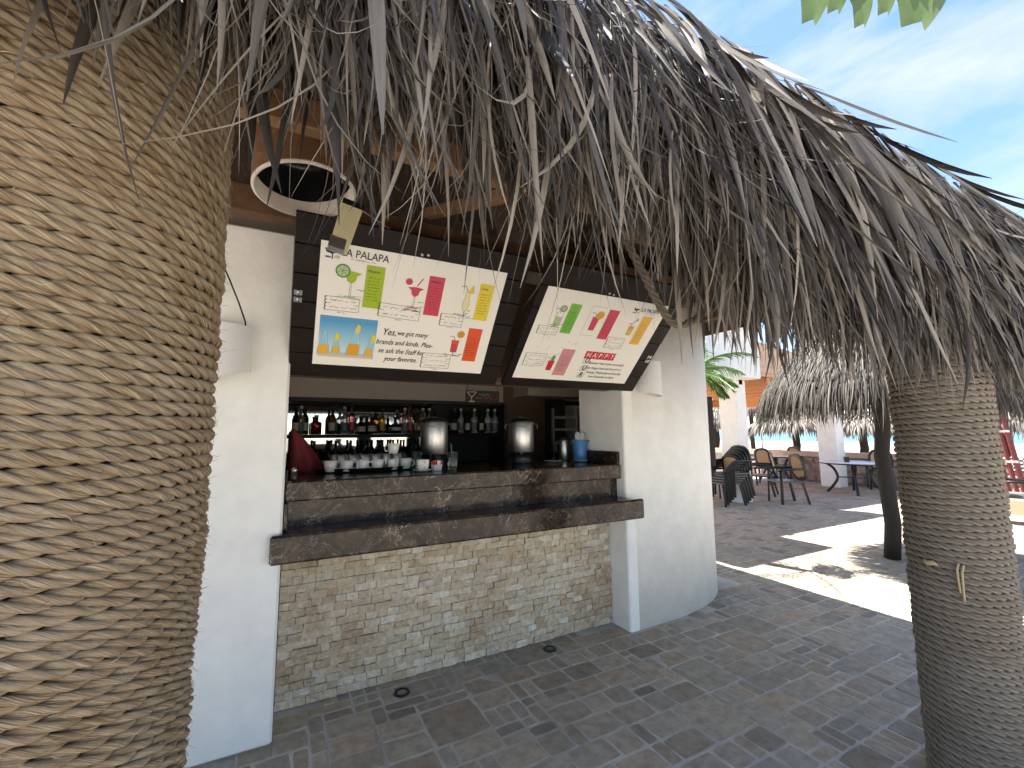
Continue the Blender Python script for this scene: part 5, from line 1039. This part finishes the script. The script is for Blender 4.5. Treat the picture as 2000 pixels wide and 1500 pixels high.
bx('seat', MT['redwood'], (-0.17, 0.17, -0.17, 0.17, 0.40, 0.45), rs, 0.01)
for a in (-1, 1):
    for b in (-1, 1): MB().bar((a * 0.15, b * 0.15, 0), (a * 0.13, b * 0.13, 0.40), 0.035, 0.035).build('leg', MT['resin'], rs)
# ---------------------------------------------------------------- thatched umbrellas
def umbrella(label, x, y, z0, Rr, ze, za, n, grp, post=0.09, fr=(0.3, 0.6), m='thatch_far', wd=(0.012, 0.034), segs=5, z_post=0.0, lean=(0, 0)):
    t = thing('thatched_umbrella', label, 'umbrella', (x, y, z0), 0, grp)
    pts = [Vector((lean[0] * (1 - f), lean[1] * (1 - f), z_post + (za - 0.25 - z_post) * f)) for f in np.linspace(0, 1, 9)]
    pts = [q + Vector((0.02 * math.sin(i * 1.7), 0.02 * math.cos(i * 2.3), 0)) for i, q in enumerate(pts)]
    MB().tube(pts, [post * (1.15 - 0.2 * i / 8) for i in range(9)], 12).build('post', MT['trunk'], t)
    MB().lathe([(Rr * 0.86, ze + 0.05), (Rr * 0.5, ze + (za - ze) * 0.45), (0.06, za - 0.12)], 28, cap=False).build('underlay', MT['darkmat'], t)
    for k in range(8):
        a = k * math.pi / 4 + 0.2; MB().bar((0.05 * math.cos(a), 0.05 * math.sin(a), za - 0.22), (Rr * 0.84 * math.cos(a), Rr * 0.84 * math.sin(a), ze + 0.01), 0.04, 0.04).build('rib', MT['rafter'], t)
    u = np.sqrt(rng.uniform(0.01, 1, n)); a = rng.uniform(0, 2 * np.pi, n); rr = u * Rr * 0.93
    zz = za - (za - ze) * (u ** 1.15) * 0.97 + rng.uniform(-0.05, 0.05, n)
    c, s = np.cos(a), np.sin(a); root = np.stack([rr * c, rr * s, zz], 1); sl = (za - ze) / Rr
    d0 = np.stack([c + rng.normal(0, 0.22, n) * -s, s + rng.normal(0, 0.22, n) * c, -sl * (0.6 + 0.8 * u) + rng.uniform(0, 0.25, n)], 1)
    side = np.stack([-s, c, rng.normal(0, 0.3, n)], 1); L = rng.uniform(*fr, n); Wd = rng.uniform(*wd, n)
    V, Q, UV = blades(root, d0, side, L, Wd, 0.4 + 2.0 * u ** 4, rng.normal(0, 0.3, (n, 3)), segs, 0.3, rng.normal(0, 0.8, n))
    o = link('thatch', npmesh('thatch', V, Q, MT[m], UV), t); o['kind'] = 'stuff'
    return t
pp_ = on_z(1747, 1092)
umbrella('large thatched umbrella on a dark crooked post just beyond the slim rope column', pp_.x, pp_.y, 0, 1.40, 2.04, 3.62, 14000, 'thatched terrace umbrellas', 0.075, (0.26, 0.55), 'thatch_mid', wd=(0.006, 0.020))
umbrella('thatched umbrella with a deep dark skirt behind the slim rope column', 9.6, 1.72, 0, 1.45, 2.10, 3.6, 6000, 'thatched terrace umbrellas', 0.09, (0.28, 0.6), 'thatch_mid')
def beach(px, py, dist, Rr, label, za=2.75, ze=1.9, n=1600):
    r = Vector(ray(px, py)); r = r / math.hypot(r.x, r.y); x, y = r.x * dist, r.y * dist
    return umbrella(label, x, y, -0.26, Rr, ze, za, n, 'thatched beach umbrellas on the sand', 0.13, (0.35, 0.7), 'thatch_far', (0.03, 0.075), 4)
beach(1555, 860, 21.5, 1.75, 'wide thatched beach umbrella seen between the two white columns', 2.75, 2.05, 2200)
beach(1686, 860, 21.0, 1.30, 'thatched beach umbrella above a white lounger, right of the far column', 2.6, 1.98)
beach(1400, 860, 24.0, 1.1, 'thatched beach umbrella left of the pavilion column', 3.1, 2.3)
beach(1470, 860, 34, 1.5, 'pointed thatched beach umbrella farther off towards the water', 4.6, 3.2)
beach(1955, 860, 17.5, 1.7, 'thatched beach umbrella behind the red slatted screen', 2.75, 2.0)
beach(1850, 860, 24, 1.6, 'thatched beach umbrella hidden behind the slim rope column', 2.7, 2.0, 900)
for k, (px, dist, h, lb) in enumerate(((1402, 26, 2.0, 'thin pole on the sand left of the pavilion column'), (1488, 27, 2.6, 'thin tall pole rising over the wide beach umbrella'), (1523, 40, 1.9, 'thin pole near the waterline behind the beach umbrella'))):
    r = Vector(ray(px, 860)); r = r / math.hypot(r.x, r.y); o = MB().tube([(0, 0, 0), (0.01, 0, h * 0.5), (0, 0, h)], 0.035, 8).build('beach_pole', MT['pole'], None, (r.x * dist, r.y * dist, -0.26)); tag(o, lb, 'pole', 'thin poles on the beach')
def lounger(label, px, dist):
    r = Vector(ray(px, 860)); r = r / math.hypot(r.x, r.y); t = thing('sun_lounger', label, 'lounger', (r.x * dist, r.y * dist, -0.25), math.atan2(r.y, r.x) - math.pi / 2 + 0.3, 'white plastic sun loungers')
    for k in range(8): bx('slat', MT['lounger'], (-0.33 + k * 0.085, -0.265 + k * 0.085, 0, 0.62, 0.0, 0.02), t).matrix_basis = Matrix.Translation((0, -0.6, 0.36)) @ Matrix.Rotation(R(42), 4, 'X')
    bx('bed', MT['lounger'], (-0.34, 0.34, -2.0, -0.58, 0.32, 0.37), t, 0.01)
    for x in (-0.28, 0.28):
        for y in (-1.85, -0.65): bx('leg', MT['lounger'], (x - 0.025, x + 0.025, y - 0.03, y + 0.03, 0, 0.32), t)
lounger('white slatted sun lounger below the right beach umbrella', 1690, 18.5); lounger('white sun lounger behind the stacked chairs', 1480, 19)
# red slatted screen leaning at the right
p = on_z(1962, 958, 0.32); p = Vector((12.6, 12.6 * p.y / p.x, 0)); sc_ = thing('slatted_screen', 'tall red-brown slatted screen tied with white bands, leaning by the sunlit kerb', 'screen', (p.x, p.y, 0.0), math.atan2(p.y, p.x) - math.pi / 2)
for k in range(7):
    m = MB(); m.bar((-0.30 + k * 0.1, 0, 0.0), (-0.52 + k * 0.1, 0.35, 2.15), 0.055 if k % 3 else 0.075, 0.04); m.build('slat', MT['redwood'], sc_)
for z in (0.35, 0.95, 1.55): f = z / 2.15; MB().bar((-0.33 - 0.22 * f, 0.35 * f - 0.03, z), (0.33 - 0.22 * f, 0.35 * f - 0.03, z), 0.012, 0.045).build('tie_band', MT['lounger'], sc_)
kb = bx('kerb', MT['terracotta'], (12.1, 12.5, -6, 4.6, -0.01, 0.28), None, 0.01); tag(kb, 'low terracotta kerb crossing behind the slim rope column', 'kerb')
tw = MB(); 
for i in range(6):
    for j in range(8): tw.mi = (i + j) % 2; tw.box(-0.27 + i * 0.09, -0.18 + i * 0.09, -0.02, 0.0, j * 0.07, j * 0.07 + 0.07)
o = tw.build('beach_towel', [flat((0.6, 0.58, 0.56)), flat((0.03, 0.03, 0.035))], None, (WX - 0.055, on_x(1992, 890, WX).y, 0.62)); o.rotation_euler = (0, 0, R(-90)); o.scale = (0.6, 1, 0.58); tag(o, 'black and white chequered towel hung over the wall coping', 'towel')
# ---------------------------------------------------------------- palm plant behind the white pillar
def frond(mb_parts, base, d, L, n, ll, lw):
    P = [np.array(base, float)]; d = np.array(d, float); d /= np.linalg.norm(d)
    for k in range(14): d = d + np.array([0, 0, -0.075]); d /= np.linalg.norm(d); P.append(P[-1] + d * L / 14)
    P = np.array(P); T = np.gradient(P, axis=0); T /= np.linalg.norm(T, axis=1)[:, None]
    f = np.linspace(0.12, 0.99, n); i = f * 14; i0 = np.minimum(i.astype(int), 13); q = (i - i0)[:, None]; C = P[i0] * (1 - q) + P[i0 + 1] * q; TT = T[i0]
    S = np.cross(TT, [0, 0, 1.0]); S /= np.linalg.norm(S, axis=1)[:, None]
    for sg in (-1, 1):
        d0 = S * sg + TT * 0.75 + rng.normal(0, 0.07, (n, 3)); mb_parts.append(blades(C, d0, np.cross(S * sg, TT), ll * np.sin(np.pi * (0.15 + 0.8 * f)) * rng.uniform(0.85, 1.1, n), np.full(n, lw), rng.uniform(0.4, 1.0, n), rng.normal(0, 0.12, (n, 3)), 5, 0.25))
    return P
pb_ = on_y(1350, 700, 4.15); pl = thing('palm_plant', 'green palm with drooping fronds behind the white right pillar', 'palm', (pb_.x, pb_.y, 0)); b0 = (0, 0, 2.42); parts = []; st = MB()
for a, e_, L in ((-0.75, 0.15, 0.62), (-0.5, -0.2, 0.6), (-1.1, 0.0, 0.62), (-0.62, 0.5, 0.7), (-0.85, -0.35, 0.55), (-0.35, 0.2, 0.6), (0.4, 0.7, 0.9), (1.7, 0.6, 1.0), (2.8, 0.6, 1.0), (-2.4, 0.8, 1.0), (-0.3, 0.9, 1.1)):
    P_ = frond(parts, b0, (math.cos(a), math.sin(a), e_), L, 30, 0.28, 0.016); st.tube([tuple(q) for q in P_[::2]], [0.012 - 0.0013 * k for k in range(len(P_[::2]))], 5)
emit('crown', parts, MT['palmleaf'], pl); st.build('frond_stem', MT['leafstem'], pl)
MB().tube([(0.05, 0.02, 0), (0.02, 0, 0.8), (0, 0.02, 1.6), (0, 0, 2.3)], [0.09, 0.075, 0.07, 0.06], 12).build('trunk', MT['bark'], pl)
# ---------------------------------------------------------------- broad-leaved tree reaching over the roof
tr_ = thing('broadleaf_tree', 'tree whose broad green leaves hang in from above the thatch', 'tree', (6.6, -2.6, 0)); base = Vector((6.6, -2.6, 0))
def wp(px, py, k): return Vector(EYEP + ray(px, py) / F * k) - base
limb = [Vector((0, 0, 0)), Vector((0.05, 0.05, 2.0)), Vector((-0.3, 0.5, 3.6)), Vector((-1.2, 1.6, 4.9)), wp(1840, -240, 3.6), wp(1720, -170, 3.4), wp(1600, -140, 3.3)]
MB().tube(spline(limb, 6), [0.16 - 0.0042 * k for k in range(37)], 10).build('trunk', MT['bark'], tr_)
def leaf(c, tip, w, curl):
    c, tip = Vector(c), Vector(tip); ax = tip - c; L = ax.length; ax.normalize(); fw_ = Vector(fw); s = ax.cross(fw_).normalized(); n_ = s.cross(ax); V = []; rows = 9
    for k in range(rows):
        f = k / (rows - 1); ww = w * (math.sin(math.pi * min(1, f ** 0.75 * 0.87 + 0.02)) ** 0.8) * (1 + 0.05 * math.sin(k * 5.1)); pt = c + ax * L * f + n_ * curl * f * f
        for a in (-1, -0.5, 0, 0.5, 1): V.append(pt + s * ww * 0.5 * a + n_ * (abs(a) * 0.12 * w + 0.012 * math.sin(k * 2.2 + a * 3)))
    return V, [(k * 5 + i, k * 5 + i + 1, (k + 1) * 5 + i + 1, (k + 1) * 5 + i) for k in range(rows - 1) for i in range(4)]
LV = [((1612, -110), (1592, 34), 0.26, 3.3), ((1650, -120), (1640, 14), 0.22, 3.35), ((1690, -110), (1692, 42), 0.20, 3.3), ((1745, -120), (1738, 18), 0.2, 3.4), ((1830, -130), (1805, 38), 0.46, 3.4), ((1880, -180), (1905, -20), 0.25, 3.5), ((1560, -120), (1535, -20), 0.2, 3.3), ((1780, -190), (1765, -40), 0.25, 3.6), ((1700, -200), (1720, -60), 0.24, 3.6), ((1920, -220), (1960, -60), 0.26, 3.7)]
for a, b, w, k in LV:
    V, Fs = leaf(wp(*a, k), wp(*b, k), w, 0.03); m = MB(); m.add(V, Fs, True); lf = m.build('leaf', MT['broadleaf'], tr_); mid = wp(*a, k)
    near = min(spline(limb, 6), key=lambda q: (q - mid).length); MB().tube([mid, (mid + near) / 2, near], 0.006, 6).build('leaf_stalk', MT['leafstem'], tr_)
